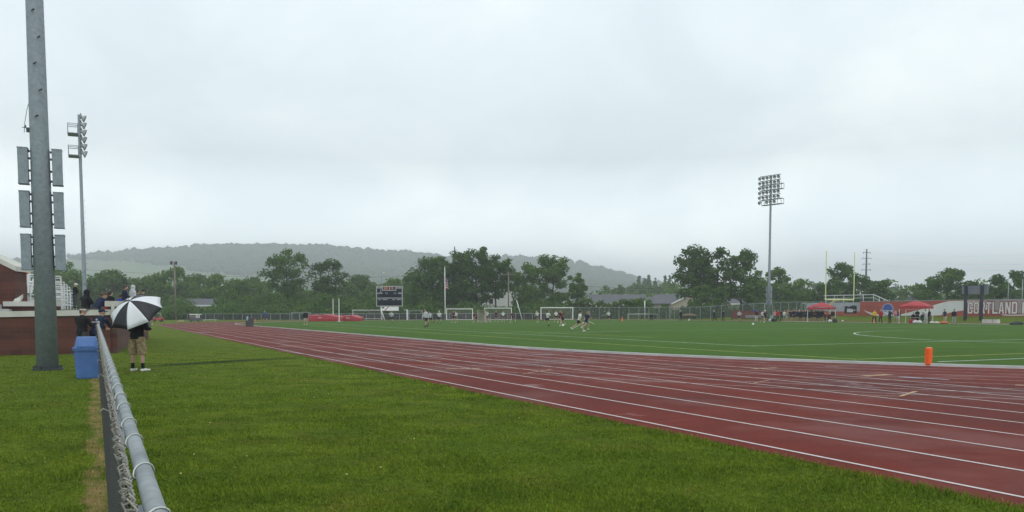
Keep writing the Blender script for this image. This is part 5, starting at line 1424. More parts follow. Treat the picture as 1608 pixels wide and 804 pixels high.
# right group around the second canopy
RG = 'people by the second red canopy'
for (px, lab, wear, pose, face, vv) in ((1373, 'person in yellow jacket and black trousers behind the small orange cone', [('jacket', K['yellow']), ('trousers', K['black']), ('shoes', K['black']), ('hair', HAIRB)], 'stand_wide', 180, 97.2),
        (1383, 'person in red jacket right of the yellow jacket', [('jacket', K['red']), ('trousers', K['black']), ('shoes', K['black']), ('hair', HAIRG)], 'stand', 175, 97.5),
        (1397.5, 'person in navy jacket standing before the blue disc emblem', [('jacket', K['navy']), ('trousers', K['black']), ('shoes', K['black']), ('cap', K['navy'])], 'stand_hip', 110, 97.2),
        (1406, 'person in maroon jacket with a pale stripe left of the canopy leg', [('jacket', K['pink']), ('shorts', K['ltgrey']), ('shoes', K['beige']), ('hair', HAIRD)], 'stand_folded', 150, 98),
        (1411, 'person in maroon coat against the left leg of the second canopy', [('jacket', K['maroon']), ('shorts', K['ltgrey']), ('shoes', K['beige']), ('hair', HAIRD)], 'stand', 200, 98.3),
        (1440.5, 'person in black standing behind the table under the second canopy', [('jacket', K['black']), ('trousers', K['black']), ('shoes', K['black']), ('hair', HAIRD)], 'stand_folded', 150, 98.6),
        (1454, 'person in white shirt and light trousers at the right of the second canopy', [('tshirt', K['white']), ('trousers', K['ltgrey']), ('shoes', K['shoe']), ('hair', HAIRD)], 'stand_folded', 120, 98.2),
        (1459.5, 'person in black coat beside the white shirt near the second canopy', [('raincoat', K['black']), ('trousers', K['darkgrey']), ('shoes', K['black']), ('hair', HAIRB)], 'stand', 100, 97.6),
        (1484, 'person in navy jacket and beige trousers standing by orange bags', [('jacket', K['navy']), ('trousers', K['beige']), ('shoes', K['shoe']), ('cap', K['navy'])], 'stand_folded', 110, 97.8),
        (1498, 'person in black jacket and grey trousers standing alone before the white swoosh', [('jacket', K['black']), ('trousers', K['grey']), ('shoes', K['darkgrey']), ('cap', K['black'])], 'stand', 170, 97.6)):
    p = pv(px, vv - .4); p.z = .03; person(lab, p, face, pose, wear, None, 1.03, RG)
for (px, lab, wear) in ((1434, 'person seated at the table under the second canopy in dark clothes', [('jacket', K['black']), ('trousers', K['black']), ('shoes', K['black']), ('hair', HAIRD)]), (1449, 'person in dark clothes seated at the right of the table', [('jacket', K['darkgrey']), ('trousers', K['darkgrey']), ('shoes', K['black']), ('cap', K['black'])])):
    p = pv(px, 98.9); p.z = .03; person(lab, p, 170, 'sit', wear, None, 1.0, RG)
#@@OBJ@@
# ------------------------------------------------------------------ goals, scoreboard, far side
def along(px0, px1, Y0, Y1=None):
    a = at(px0, 495, Y0); b_ = at(px1, 495, Y1 or Y0); a.z = gz(a); b_.z = gz(b_); return a, b_
NET = meshscreen('goal_net', (.45, .46, .45), .16)
def goal(label, px0, px1, Y, h, mtl, r=.07, depth=1.6, net=True, name='soccer_goal', tilt=0.0, group='goals along the far end'):
    a, b_ = along(px0, px1, Y); d = b_ - a; L = d.length
    t = thing(name, label, 'goal', a, math.atan2(d.y, d.x), group); t.rotation_euler[0] = R(tilt)
    for x in (0, L):
        q = MB(); q.bar((x, 0, 0), (x, 0, h), r, 8); q.build('post', mtl, t)
    q = MB(); q.bar((-r, 0, h), (L + r, 0, h), r, 8); q.build('crossbar', mtl, t)
    q = MB()
    for x in (0, L):
        q.tube([(x, 0, h), (x, depth * .45, h - .02), (x, depth, .04), (x, 0, .04)], r * .5, 6)
    q.bar((0, depth, .05), (L, depth, .05), r * .6, 6); q.build('back_frame', mtl, t)
    if net:
        q = MB(); q.quad((0, depth * .45, h - .05), (L, depth * .45, h - .05), (L, depth - .02, .06), (0, depth - .02, .06)); q.quad((0, .02, h - .03), (L, .02, h - .03), (L, depth * .45, h - .05), (0, depth * .45, h - .05))
        for x in (0.01, L - .01): q.add([(x, .02, .05), (x, depth - .03, .06), (x, depth * .45, h - .05), (x, .02, h - .04)], [(0, 1, 2, 3)])
        q.build('net', NET, t)
    return t
goal('large white soccer goal at the middle of the far end', 849.5, 899.5, 178, 2.44, WHITE, .09)
goal('white soccer goal directly right of the flagpole', 701, 742, 172, 2.2, WHITE, .07)
goal('white soccer goal between the beige panel and the leaning pole', 761, 803, 172, 2.35, WHITE, .07)
goal('pale goal frame leaning beside the red mats under the scoreboard', 554, 599, 170, 2.0, ALU, .06, 1.8, tilt=8)
goal('small grey goal frame behind the left end of the red mats', 458, 487, 172, 1.55, GALV, .05, 1.2, False)
goal('thin grey goal frame left of the white player near the flagpole', 642, 663, 174, 1.85, GALV, .05, 1.2, False)
goal('faint grey goal frame left of the red canopy', 1259, 1290, 165, 2.2, GALV, .05, 1.4, False)
q = MB(); q.box((0, 0, 1.05), (.28, .28, 2.1)); q.box((-.35, 0, 2.02), (.6, .12, .12)); o = q.build('short_post', ALU, None, False, at(639.5, 495, 172)); o.location.z = 0; tag(o, 'short pale post with a side arm left of the thin goal frame', 'post')
# scoreboard
Ys = 180; a, b_ = along(592, 632, Ys); wS = (b_ - a).length; zt, zb_, zm = zat(449.6, Ys, 612), zat(480.5, Ys, 612), zat(468, Ys, 612)
t = thing('scoreboard', 'dark scoreboard with white frame and a white panel below it in front of the trees', 'scoreboard', ((a.x + b_.x) / 2, Ys, 0))
NAVYB = mat('scoreboard_face', (.008, .011, .022), .8, 0, .2, 1, .05); 
q = MB(); q.box((0, 0, (zt + zm) / 2 + .02), (wS - .1, .3, zt - zm - .1)); q.build('upper_face', NAVYB, t)
q = MB(); q.box((0, 0, (zm + zb_) / 2 - .02), (wS - .1, .3, zm - zb_ - .1)); q.build('lower_face', NAVYB, t)
q = MB(); f_ = .13
for z in (zt, zm, zb_): q.box((0, -.06, z), (wS + f_, .3, f_ * .9))
for x in (-wS / 2, wS / 2): q.box((x, -.062, (zt + zb_) / 2), (f_, .3, zt - zb_ - f_))
q.build('frame', mat('scoreboard_frame', (.44, .45, .44), .5, 0, .1), t)
q = MB(); zc0 = zt - .72
for x in (-1.42, .02, 1.38): q.box((x, -.21, zc0 + .3), (.11, .06, .92))
q.box((-.02, -.212, zc0 - .13), (2.9, .06, .11)); q.build('clock_frame', mat('scoreboard_frame', (.44, .45, .44)), t)
q = MB(); q.box((-.70, -.18, zc0 + .32), (1.3, .04, .75)); q.box((.70, -.18, zc0 + .32), (1.2, .04, .75)); q.build('clock_window', mat('clock_dark_red', (.035, .010, .010), .4), t)
LED = mat('amber_digit', (.55, .22, .12), .6, 0, .1)
for x, s_ in ((-.78, '20'), (.62, '0')):
    text_on('clock_digit', s_, .82, LED, t, (x, -.22, zc0 + .34), (R(90), 0, 0), .95, .02)
LT = mat('score_lettering', (.50, .52, .52), .6, 0, .05)
text_on('home_lettering', 'HOME', .44, LT, t, (-2.12, -.17, zt - .32), (R(90), 0, 0), 1.0, .012)
text_on('guest_lettering', 'GUEST', .42, LT, t, (2.05, -.17, zt - .32), (R(90), 0, 0), .95, .012)
q = MB(); q.box((-1.78, -.17, zt - .95), (.10, .03, .65)); q.build('score_digit', LT, t)
for x, s_ in ((-2.05, 'DOWN'), (-.62, '111'), (1.15, '111'), (2.2, 'QTR')):
    text_on('caption', s_, .40, LT, t, (x, -.17, zm + .98), (R(90), 0, 0), .95, .012)
for x, s_ in ((-2.05, 'FOUL'), (-.85, 'PENALTY'), (.9, 'FOUL'), (2.1, 'PENALTY')):
    text_on('caption', s_, .27, LT, t, (x, -.17, zm - .32), (R(90), 0, 0), .95, .008)
pz0, pz1 = zat(481.5, Ys, 612), zat(488, Ys, 612)
q = MB(); q.box((.0, -.05, (pz0 + pz1) / 2), (3.75, .2, pz0 - pz1)); sp_ = q.build('sponsor_panel', WHITE, t)
q = MB(); zc_ = (pz0 + pz1) / 2; q.prism([(-1.15, -.153, pz1 + .02), (-.95, -.153, pz1 + .02), (-.05, -.153, pz0 - .02), (-.3, -.153, pz0 - .02)], (0, -.006, 0)); q.build('red_slash', mat('sign_red', (.38, .03, .03), .5), sp_)
q = MB(); q.ell((-1.35, -.16, zc_ + .2), (.30, .012, .17), 14, 6); q.build('oval_mark', mat('sign_dark', (.06, .06, .08), .5), sp_)
q = MB()
for x in (-1.6, 1.6): q.box((x, .2, zt / 2), (.25, .3, zt))
q.build('support', DKSTEEL, t)
# flagpole and flag
Yf = 182; pF = at(699, 495, Yf); pF.z = 0; hF = zat(419, Yf, 699)
t = thing('flagpole', 'tall white flagpole in front of the dark trees', 'flagpole', pF)
q = MB(); q.tube([(0, 0, 0), (0, 0, hF * .5), (0, 0, hF)], [.13, .10, .06], 10); q.build('pole', WHITE, t, True)
q = MB(); q.ell((0, 0, hF + .1), (.12, .12, .12), 10, 7); q.build('finial', mat('brass', (.45, .33, .12), .4, .6), t, True)
fz1, fz0 = zat(430, Yf, 700), zat(453, Yf, 703)
q = MB(); nu, nv_ = 22, 26; pts = []
for j in range(nv_ + 1):
    f = j / nv_
    for i in range(nu + 1):
        g_ = i / nu
        x = .10 + g_ * (.35 + .55 * f) + .05 * math.sin(9 * g_ + 3 * f); y = .16 * math.sin(g_ * 15 + 2 * f) * (.4 + g_)
        z = (fz1 - fz0) * (1 - f) * (1 - .15 * g_) - g_ * .75 * (1 - f * .6)
        pts.append((x, y, z))
fs = []; mi = []
for j in range(nv_):
    for i in range(nu):
        fs.append((j * (nu + 1) + i, j * (nu + 1) + i + 1, (j + 1) * (nu + 1) + i + 1, (j + 1) * (nu + 1) + i))
        mi.append(2 if (i < 9 and j < 14) else (j // 2) % 2)
q.add(pts, fs); q.m = mi
fl_ = q.build('flag', [cloth('flag_red', (.30, .03, .04)), cloth('flag_white', (.55, .55, .53)), cloth('flag_blue', (.03, .04, .14))], None, True, pF + Vector((0, -.02, fz0)))
tag(fl_, 'limp red and white striped flag with blue corner hanging from the flagpole', 'flag')
# utility and lamp poles
def upole(label, px, ytop, Y, mtl=WOODP, r=.15, arms=0, lamp=None, name='utility_pole', cat='pole'):
    p = at(px, 495, Y); p.z = gz(p); h = zat(ytop, Y, px) - p.z
    t = thing(name, label, cat, p, 0, 'poles beyond the field')
    q = MB(); q.tube([(0, 0, 0), (0, 0, h)], [r, r * .65], 9); q.build('pole', mtl, t, True)
    for k in range(arms):
        q = MB(); q.box((0, -.12, h - .5 - k * .9), (2.6, .14, .16), R(18)); a_ = q.build('crossarm', mtl, t)
        q = MB()
        for x in (-1.15, -.45, .45, 1.15): q.tube([(x * math.cos(R(18)), x * math.sin(R(18)) - .12, h - .42 - k * .9), (x * math.cos(R(18)), x * math.sin(R(18)) - .12, h - .17 - k * .9)], [.07, .09], 7)
        q.build('insulator', DKSTEEL, a_)
    if lamp == 'flood':
        for s in (-1, 1):
            q = MB(); q.bar((0, 0, h - .1), (s * .45, -.2, h + .1), .05, 6); q.box((s * .5, -.35, h - .15), (.4, .3, .65), R(s * 25)); q.build('floodlight', DKSTEEL, t)
    if lamp == 'globe':
        q = MB(); q.bar((0, 0, h - .2), (.45, 0, h - .1), .05, 6); q.ell((.5, 0, h - .35), (.25, .25, .3), 10, 7); q.build('lamp', ALU, t)
    return t
upole('wooden pole with two small floodlights above the left wood belt', 276, 412, 176, WOODP, .22, 0, 'flood')
upole('grey pole with a round lamp behind the scoreboard', 600, 427, 215, GALVD, .10, 0, 'globe', 'lamp_post')
upole('thin dark pole tip sticking out above the trees behind the flagpole', 714.5, 387, 225, DKSTEEL, .22)
upole('wooden crossarm pole between the soccer goals', 798.5, 427, 176, WOODP, .17, 1)
upole('brown wooden pole in front of the big tree clump', 1137.5, 440, 182, WOODP, .13)
upole('distant crossarm pole left of the big round tree', 1405, 445, 300, DKSTEEL, .16, 2)
upole('thin grey pole in front of the rightmost tree', 1582, 436, 152, GALV, .07)
upole('second thin grey pole, at the right edge of the photo', 1604, 438, 150, GALV, .07)
def leaning(label, a, b_, Y, r=.07):
    p0, p1 = at(*b_, Y), at(*a, Y); p0.z = 0
    q = MB(); q.bar((0, 0, 0), p1 - p0, r, 8); o = q.build('leaning_pole', WHITE, None, True, p0); tag(o, label, 'pole')
leaning('white pole leaning left of the large soccer goal', (811, 471), (820, 500.5), 175)
leaning('white pole leaning across the scoreboard goal frame', (598.5, 487), (604.5, 501.5), 168)
leaning('white upright pole of the fence right of the long grey building', (1012.5, 472), (1012.7, 500), 182, .10)
# lattice power pylon
Yp = 420; p = at(1358.5, 495, Yp); p.z = 0; h = zat(391, Yp, 1358)
t = thing('power_pylon', 'slim steel power pole with short crossarms above the trees right of the goalposts', 'pylon', p)
q = MB(); q.tube([(0, 0, 0), (0, 0, h)], [.75, .3], 8); q.build('mast', DKSTEEL, t)
for k, z in enumerate((h - 1.8, h - 4.6, h - 7.4, h - 10.2, h - 13.6)):
    q = MB(); w_ = 2.2 if k % 2 else 1.7; q.tube([(-w_, 0, z + .25), (0, 0, z), (w_, 0, z + .25)], .12, 5)
    for s in (-1, 1): q.tube([(s * w_, 0, z + .25), (s * w_, 0, z - .55)], .1, 5)
    q.build('crossarm', DKSTEEL, t)
# overhead wires
def wire(label, a, b_, sag, r=.03):
    pts = [a.lerp(b_, i / 16) - Vector((0, 0, sag * 4 * (i / 16) * (1 - i / 16))) for i in range(17)]
    q = MB(); q.tube(pts, r, 4); tag(q.build('power_line', DKSTEEL), label, 'power line', 'overhead power lines')
for i, (ya, yb, yc) in enumerate(((408, 407, 397), (418, 424, 412), (426, 433, 430))):
    wire('thin overhead wire running right from the power pylon, %s from the top' % words[i], at(1358, 395 + i * 9, 420), at(1700, yb - 12, 330), 2.0, .014)
wire('thin overhead wire crossing in front of the hill on the left', at(-60, 404, 300), at(700, 432, 240), 3.0, .028)
wire('thin overhead wire between the flagpole trees and the house clump', at(800, 431, 176.3), at(1137, 443, 182), 2.0, .024)
# high jump mats
MRED = mat('red_vinyl', (.36, .016, .030), .5, 0, .12, 2); MPINK = mat('pale_red_vinyl', (.45, .12, .13), .5, 0, .1, 2)
def mats(label, px0, px1, Y, h, sag, dp=4.5):
    a, b_ = along(px0, px1, Y); L = (b_ - a).length
    t = thing('landing_mat', label, 'landing mat', a, 0, 'high jump mats')
    q = MB(); n_ = 14; pts = []
    for i in range(n_ + 1):
        f = i / n_; z = h * (1 - sag * f * f) - .08 * math.sin(f * 9); e_ = .18 if i in (0, n_) else 0
        for (y, zz) in ((0, 0), (-.06, .2), (-.05, z - .16), (.06, z), (dp - .1, z + .06), (dp, z - .12), (dp, 0)): pts.append((f * L, y + e_ * (1 if y < 1 else -1), max(0, zz - e_ * .5 if zz > .3 else zz)))
    q.add(pts, [(i * 7 + j, i * 7 + j + 1, (i + 1) * 7 + j + 1, (i + 1) * 7 + j) for i in range(n_) for j in range(6)] + [tuple(range(7)), tuple(n_ * 7 + 6 - j for j in range(7))])
    q.build('mat_body', MRED, t, True)
    q = MB(); q.tube([(f * L / 10, -.06, h * (1 - sag * (f / 10) ** 2) - .1 - .08 * math.sin(f * .9)) for f in range(11)], .07, 6); q.build('piping', MPINK, t, True)
    q = MB(); q.box((L * .36, -.09, h * .55), (.62, .02, .16)); q.build('label_patch', mat('patch', (.5, .38, .38)), t)
mats('big red high jump mat, left and taller of the two', 484, 535, 148, 1.18, .22)
mats('smaller red mat sloping down at the right of the big one', 536, 564.5, 151, 1.05, .3)
for i, (px, yt, Y) in enumerate(((523.2, 469, 154), (532.5, 468.5, 145.5))):
    p = at(px, 495, Y); p.z = 0; t = thing('jump_upright', 'white high jump upright, %s of the two standing at the red mats' % ('left' if i == 0 else 'right'), 'upright', p, 0, 'high jump uprights')
    q = MB(); q.bar((0, 0, 0), (0, 0, zat(yt, Y, px)), .065, 8); q.build('post', WHITE, t); q = MB(); q.box((0, 0, .04), (.5, .9, .08)); q.build('base', WHITE, t)
# cart stack, boards, small red vehicle, bins on the track
p = gp(307, 505.4); t = thing('hurdle_cart', 'cart stacked with dark pads and white frames at the far end of the track', 'cart', p)
q = MB(); q.box((0, 0, .42), (1.75, .9, .5)); q.build('cart_bed', mat('grey_violet_pad', (.085, .075, .10), .7, 0, .2), t)
q = MB(); q.box((-.4, 0, .9), (.85, .85, .4)); q.build('pad_stack', mat('dusty_pad', (.20, .15, .15), .7, 0, .2), t)
q = MB(); q.box((0, 0, 1.26), (1.75, .95, .12))
for x in (.25, .5, .75): q.box((x, -.3, .95), (.12, .1, .55))
q.build('white_frame', WHITE, t)
for x in (-.6, .6):
    q = MB(); q.tube([(x, -.5, .15), (x, -.38, .15)], .15, 12); q.build('wheel', BLACK, t)
p = gp(330, 504.6); q = MB(); q.box((0, 0, .30), (2.6, .4, .09)); q.box((-1, 0, .13), (.1, .35, .25)); q.box((1, 0, .13), (.1, .35, .25)); o = q.build('bench', mat('pale_board', (.42, .46, .38), .7), None, False, p); tag(o, 'low pale board bench to the right of the hurdle cart', 'bench')
p = gp(285, 505); q = MB(); q.box((0, 0, .16), (.7, .4, .32)); q.box((-.6, 0, .12), (.25, .25, .24)); o = q.build('block_pile', mat('straw_box', (.40, .33, .22), .8), None, False, p); tag(o, 'small tan boxes lying on the track left of the hurdle cart', 'box')
p = gp(247.5, 505.2); t = thing('utility_cart', 'small red utility cart with grey canopy parked at the far track end', 'cart', p, R(35))
q = MB(); q.prism([(-.85, -.55, .25), (.85, -.55, .25), (.95, -.55, .62), (.5, -.55, .78), (-.2, -.55, .66), (-.85, -.55, .72)], (0, 1.1, 0)); q.build('body', mat('red_paint', (.42, .055, .04), .4, 0, .1), t)
q = MB(); q.tube([(.55, -.5, .75), (.35, -.5, 1.42), (-.5, -.5, 1.48), (-.75, -.5, .72)], .045, 6); q.tube([(.55, .5, .75), (.35, .5, 1.42), (-.5, .5, 1.48), (-.75, .5, .72)], .045, 6); q.box((-.08, 0, 1.50), (1.0, 1.15, .06)); q.build('canopy_frame', mat('pale_frame', (.45, .45, .44), .5), t)
q = MB(); q.prism([(.55, -.46, .76), (.36, -.46, 1.40), (.34, -.46, 1.40), (.53, -.46, .76)], (0, .92, 0)); q.build('windscreen', mat('grey_windscreen', (.12, .13, .14), .2), t)
for x in (-.55, .6):
    for y in (-.58, .46):
        q = MB(); q.tube([(x, y, .24), (x, y + .12, .24)], .24, 14); q.build('wheel', BLACK, t)
q = MB(); q.box((-.3, 0, .78), (.5, .95, .22)); q.build('seat', BLACK, t)
person('person in orange and brown top standing at the front of the red cart', gp(238.5, 509.5), 160, 'stand_hip', [('jacket', K['orange']), ('shorts', cloth('brown', (.08, .04, .025))), ('shoes', K['shoe']), ('hair', HAIRF)], None, .92, 'people around the far track')
p = gp(394.5, 513); t = thing('trash_barrel', 'dark grey trash barrel on the inner edge of the track', 'trash bin', p, 0, 'bins on the track edge')
q = MB(); q.tube([(0, 0, 0), (0, 0, .5), (0, 0, .95)], [.27, .30, .33], 14); q.build('barrel', mat('barrel_grey', (.06, .065, .07), .6, 0, .2), t); q = MB(); q.tube([(0, 0, .93), (0, 0, 1.0)], [.345, .345], 14); q.build('rim', mat('barrel_rim', (.09, .095, .10), .6), t)
p = gp(388.8, 512.8); t = thing('water_cooler', 'small dark cooler with a pale jug on top beside the trash barrel', 'cooler', p)
q = MB(); q.box((0, 0, .35), (.34, .34, .7)); q.build('stand', mat('barrel_grey', (.06, .065, .07), .6), t); q = MB(); q.tube([(0, 0, .70), (0, 0, 1.0), (0, 0, 1.1), (0, 0, 1.2)], [.14, .14, .06, .05], 10); q.build('jug', mat('pale_blue_jug', (.3, .36, .4), .4), t)
def cone(label, px, py, h, col, z=0.0, r=None):
    r = r or h * .3
    p = gp(px, py, z); t = thing('traffic_cone', label, 'cone', p, 0, 'orange cones')
    q = MB(); q.lathe([(r * .72, .02), (r * .4, h * .55), (r * .16, h), (0.0, h)], 12); q.build('cone_body', mat('cone_' + label[:12].replace(' ', '_'), col, .5), t)
    q = MB(); q.box((0, 0, .02), (r * 1.9, r * 1.9, .035)); q.build('base', mat('cone_base', (.35, .09, .02), .6), t)
cone('small orange cone right of the dark barrel on the track', 401, 504.5, .50, (.60, .17, .05))
cone('orange cone on the far sideline right of the lone running player', 977, 504.5, .75, (.72, .16, .06), .03)
cone('pinkish orange cone at the feet of the yellow jacket', 1371, 506.5, .85, (.70, .17, .12), .03)
# big end-zone pylon on the near turf
p = gp(1457.5, 573.2, .034); t = thing('field_pylon', 'bright orange foam pylon standing on the turf close to the kerb', 'pylon', p, R(20))
q = MB(); rectloft(q, [(0, 0, 0, .16, .16), (.0, 0, .03, .18, .18), (.012, 0, .49, .185, .185), (.012, 0, .515, .16, .16)]); q.build('foam_body', mat('orange_foam', (.80, .115, .018), .55, 0, .06, 12, .3), t, False)
q = MB(); rectloft(q, [(.012, 0, .516, .155, .155), (.012, 0, .53, .13, .13)]); q.build('top_pad', mat('orange_foam_top', (.80, .26, .12), .55, 0, .06, 12), t)
# lacrosse goal
p = gp(756, 506.3); t = thing('lacrosse_goal', 'small lacrosse goal with a beige net standing among the players at the far end', 'goal', p, R(-50))
BNET = meshscreen('beige_net', (.40, .36, .28), .62); w_ = .92; h_ = 1.9
q = MB(); q.tube([(-w_, 0, 0), (-w_, 0, h_), (w_, 0, h_), (w_, 0, 0)], .05, 8); q.build('frame', mat('beige_frame', (.45, .40, .31), .6), t)
q = MB(); q.tube([(-w_, 0, .05), (0, 2.0, .05), (w_, 0, .05)], .045, 6); q.bar((0, 2.0, .05), (0, .05, h_), .03, 6); q.build('base_frame', mat('beige_frame', (.45, .40, .31), .6), t)
q = MB(); q.add([(-w_, .03, .06), (-w_, .03, h_ - .03), (0, 1.95, .08), (w_, .03, .06), (w_, .03, h_ - .03)], [(0, 1, 2), (3, 2, 4), (1, 4, 2)]); q.build('net', BNET, t)
# far fences
def fence(label, pxs, Y0, Y1, h, fabric, mtl=GALV, z0=None, npost=40, r=.04, mid=False):
    a, b_ = along(pxs[0], pxs[1], Y0, Y1); d = b_ - a
    t = thing('chain_link_fence', label, 'fence', a, 0, 'far chain-link fences')
    P = []
    for i in range(npost + 1):
        p_ = a.lerp(b_, i / npost); p_.z = gz(p_) if z0 is None else z0; P.append(p_ - a)
    for p_ in P:
        q = MB(); q.bar(p_, p_ + Vector((0, 0, h)), r * 1.2, 6); q.build('post', mtl, t)
    q = MB(); q.tube([p_ + Vector((0, 0, h)) for p_ in P], r, 6)
    if mid: q.tube([p_ + Vector((0, 0, h * .5)) for p_ in P], r * .8, 6)
    q.build('rail', mtl, t)
    q = MB()
    for i in range(npost): q.quad(P[i] + Vector((0, .05, .03)), P[i + 1] + Vector((0, .05, .03)), P[i + 1] + Vector((0, .05, h)), P[i] + Vector((0, .05, h)))
    q.build('fabric', fabric, t)
    return t
SCR = meshscreen('dark_windscreen', (.030, .036, .034), .92); LINK = meshscreen('far_chain_link', (.11, .13, .12), .45); LINKG = meshscreen('green_chain_link', (.075, .105, .075), .40)
fence('low fence with dark windscreen at the end of the track on the left', (238, 470), 186, 178, 1.25, SCR, npost=16)
fence('low chain-link fence behind the red mats and the goals', (471, 862), 178, 178, 1.25, meshscreen('grey_windscreen_far', (.030, .036, .036), .8), npost=30)
fence('tall chain-link fence in front of the houses on the right', (822, 1200), 189, 174, 2.5, LINKG, npost=24, mid=False)
fence('tall chain-link fence behind the lineup up to the grey stand', (1201, 1330), 174, 165, 2.5, LINKG, npost=10)
for i, (px, Y) in enumerate(((1046, 184), (1053, 184.2), (1059, 184))):
    p = at(px, 495, Y); p.z = gz(p); q = MB(); q.bar((0, 0, 0), (0, 0, 2.1), .07, 6); o = q.build('fence_post', GALV, None, False, p); tag(o, 'grey gate post in the tall fence left of the first official, %s' % ('left', 'middle', 'right')[i], 'post', 'gate posts')
q = MB(); a, b_ = along(986, 1032, 181); q.bar((0, 0, 1.1), b_ - a + Vector((0, 0, 1.1)), .05, 6); q.bar((0, 0, 0), (0, 0, 1.1), .05, 6); q.bar(b_ - a, b_ - a + Vector((0, 0, 1.1)), .05, 6); tag(q.build('barrier_rail', ALU, None, False, a), 'low pale barrier rail behind the crouching person', 'railing')
# reddish dugout screen and low red barrier
a, b_ = along(1149, 1197, 160)
t = thing('dugout_screen', 'low reddish brown dugout screen behind the dark blue umbrella', 'dugout', a)
L = (b_ - a).length; RB = mat('red_brown_mesh', (.115, .035, .025), .8, 0, .25, 1.2)
q = MB(); q.box((L / 2, 0, 1.0), (L, .1, 1.5)); q.build('screen', RB, t)
q = MB(); q.box((L * .7, -.5, .45), (3.0, .5, .1)); q.box((L * .7, -.25, .75), (3.0, .08, .35)); q.build('bench', mat('grey_bench', (.22, .22, .22), .7), t)
q = MB()
for x in (0, L * .5, L): q.box((x, .1, .95), (.12, .1, 1.9))
q.build('post', DKSTEEL, t)
a, b_ = pv(1222, 114.2), pv(1351, 116.2); d = b_ - a
t = thing('barrier_banner', 'long low salmon red barrier behind the lineup', 'barrier', Vector((a.x, a.y, .5)), math.atan2(d.y, d.x))
q = MB(); q.box((d.length / 2, 0, .72), (d.length, .06, .75)); q.build('banner_cloth', mat('salmon_cloth', (.30, .085, .055), .8, 0, .2, .8), t)
q = MB()
for i in range(12): q.bar((d.length * i / 11, .08, -.2), (d.length * i / 11, .08, 1.12), .035, 6)
q.build('post', GALV, t)
# baseball-like backstop mound of dirt by the officials
q = MB(); q.ell((0, 0, 0), (1.8, 1.6, .40), 16, 8); o = q.build('dirt_mound', mat('bare_dirt', (.12, .095, .062), .95, 0, .25, 1.5), None, True, at(1081, 495, 172)); o.location.z = .8; tag(o, 'low mound of brown dirt behind the first official', 'dirt mound')
# football goalposts
YEL = mat('goalpost_yellow', (.62, .66, .30), .5, 0, .08)
pg = pv(1318, 96.5); Yg = 128; pg = at(1318, 495, Yg); pg.z = .03
t = thing('goalposts', 'pale yellow football goalposts with two tall uprights above the red canopy', 'goalposts', pg, ZR)
zc = zat(470.8, Yg, 1318) - .03; hw = 2.85; zu = zat(395, Yg, 1318) - .03
q = MB(); q.bar((-hw, 0, zc), (hw, 0, zc), .10, 10); q.build('crossbar', YEL, t)
for s in (-1, 1):
    q = MB(); q.bar((s * hw, 0, zc), (s * hw, 0, zu), .07, 8); up_ = q.build('upright', YEL, t)
    q = MB(); q.quad((s * hw, 0, zu), (s * hw + .12, .02, zu), (s * hw + .16, .05, zu - .8), (s * hw + .02, .02, zu - .75)); q.build('ribbon', cloth('ribbon_orange', (.5, .14, .05)), up_)
q = MB(); q.tube([(0, 1.9, 0), (0, 1.9, zc - 1.3), (0, 1.7, zc - .6), (0, 1.1, zc - .12), (0, 0, zc)], .13, 10); q.build('gooseneck', YEL, t, True)
# red canopies
CRED = mat('canopy_red', (.34, .018, .026), .65, 0, .12, 1.2)
def canopy_tent(label, px, v, rz, size, hz_, hp):
    p = pv(px, v); p.z = .03; t = thing('canopy_tent', label, 'canopy', p, rz, 'red canopies on the sideline')
    h = size / 2; q = MB(); E_ = []
    for k in range(4):
        a = (math.cos(k * math.pi / 2 + math.pi / 4) * h * 1.414, math.sin(k * math.pi / 2 + math.pi / 4) * h * 1.414); E_.append(Vector((a[0], a[1], hz_)))
    for k in range(4):
        a, b_ = E_[k], E_[(k + 1) % 4]; c_ = Vector((0, 0, hp)); n_ = 8; vs = []
        for i in range(n_ + 1):
            for j in range(n_ + 1):
                e_ = a.lerp(b_, j / n_); f = i / n_; pnt = e_.lerp(c_, f)
                pnt.z += .05 * math.sin(math.pi * f) * (1 - .3 * f) + .06 * math.sin(math.pi * j / n_) * (1 - f)
                vs.append(pnt)
        q.add(vs, [(i * 9 + j, i * 9 + j + 1, (i + 1) * 9 + j + 1, (i + 1) * 9 + j) for i in range(n_) for j in range(n_)])
        vs = []
        for j in range(n_ + 1):
            e_ = a.lerp(b_, j / n_); zz = -.06 * math.sin(math.pi * j / n_); vs += [e_ + Vector((0, 0, zz)), e_ * 1.004 + Vector((0, 0, -.32 + .03 * math.sin(j * 2.0) - hz_ * .004))]
        q.add(vs, [(2 * j, 2 * j + 1, 2 * j + 3, 2 * j + 2) for j in range(n_)])
    q.build('canopy', CRED, t, True)
    for k in range(4):
        q = MB(); e_ = E_[k] * .97; q.bar((e_.x, e_.y, 0), (e_.x, e_.y, hz_ - .02), .035, 6); q.box((e_.x, e_.y, .02), (.18, .18, .03)); q.build('leg', WHITE, t)
    q = MB()
    for k in range(4):
        a, b_ = E_[k] * .97, E_[(k + 1) % 4] * .97; m0 = (a + b_) / 2
        q.bar((a.x, a.y, hz_ - .1), (m0.x, m0.y, hz_ - .5), .016, 5); q.bar((m0.x, m0.y, hz_ - .5), (b_.x, b_.y, hz_ - .1), .016, 5)
    q.build('truss', ALU, t)
canopy_tent('red pop up canopy behind the lineup under the goalposts', 1290, 97.6, ZR + R(30), 3.3, 2.2, 2.95)
canopy_tent('second red pop up canopy in front of the red wall', 1438.5, 98.6, ZR + R(26), 3.5, 2.25, 3.0)
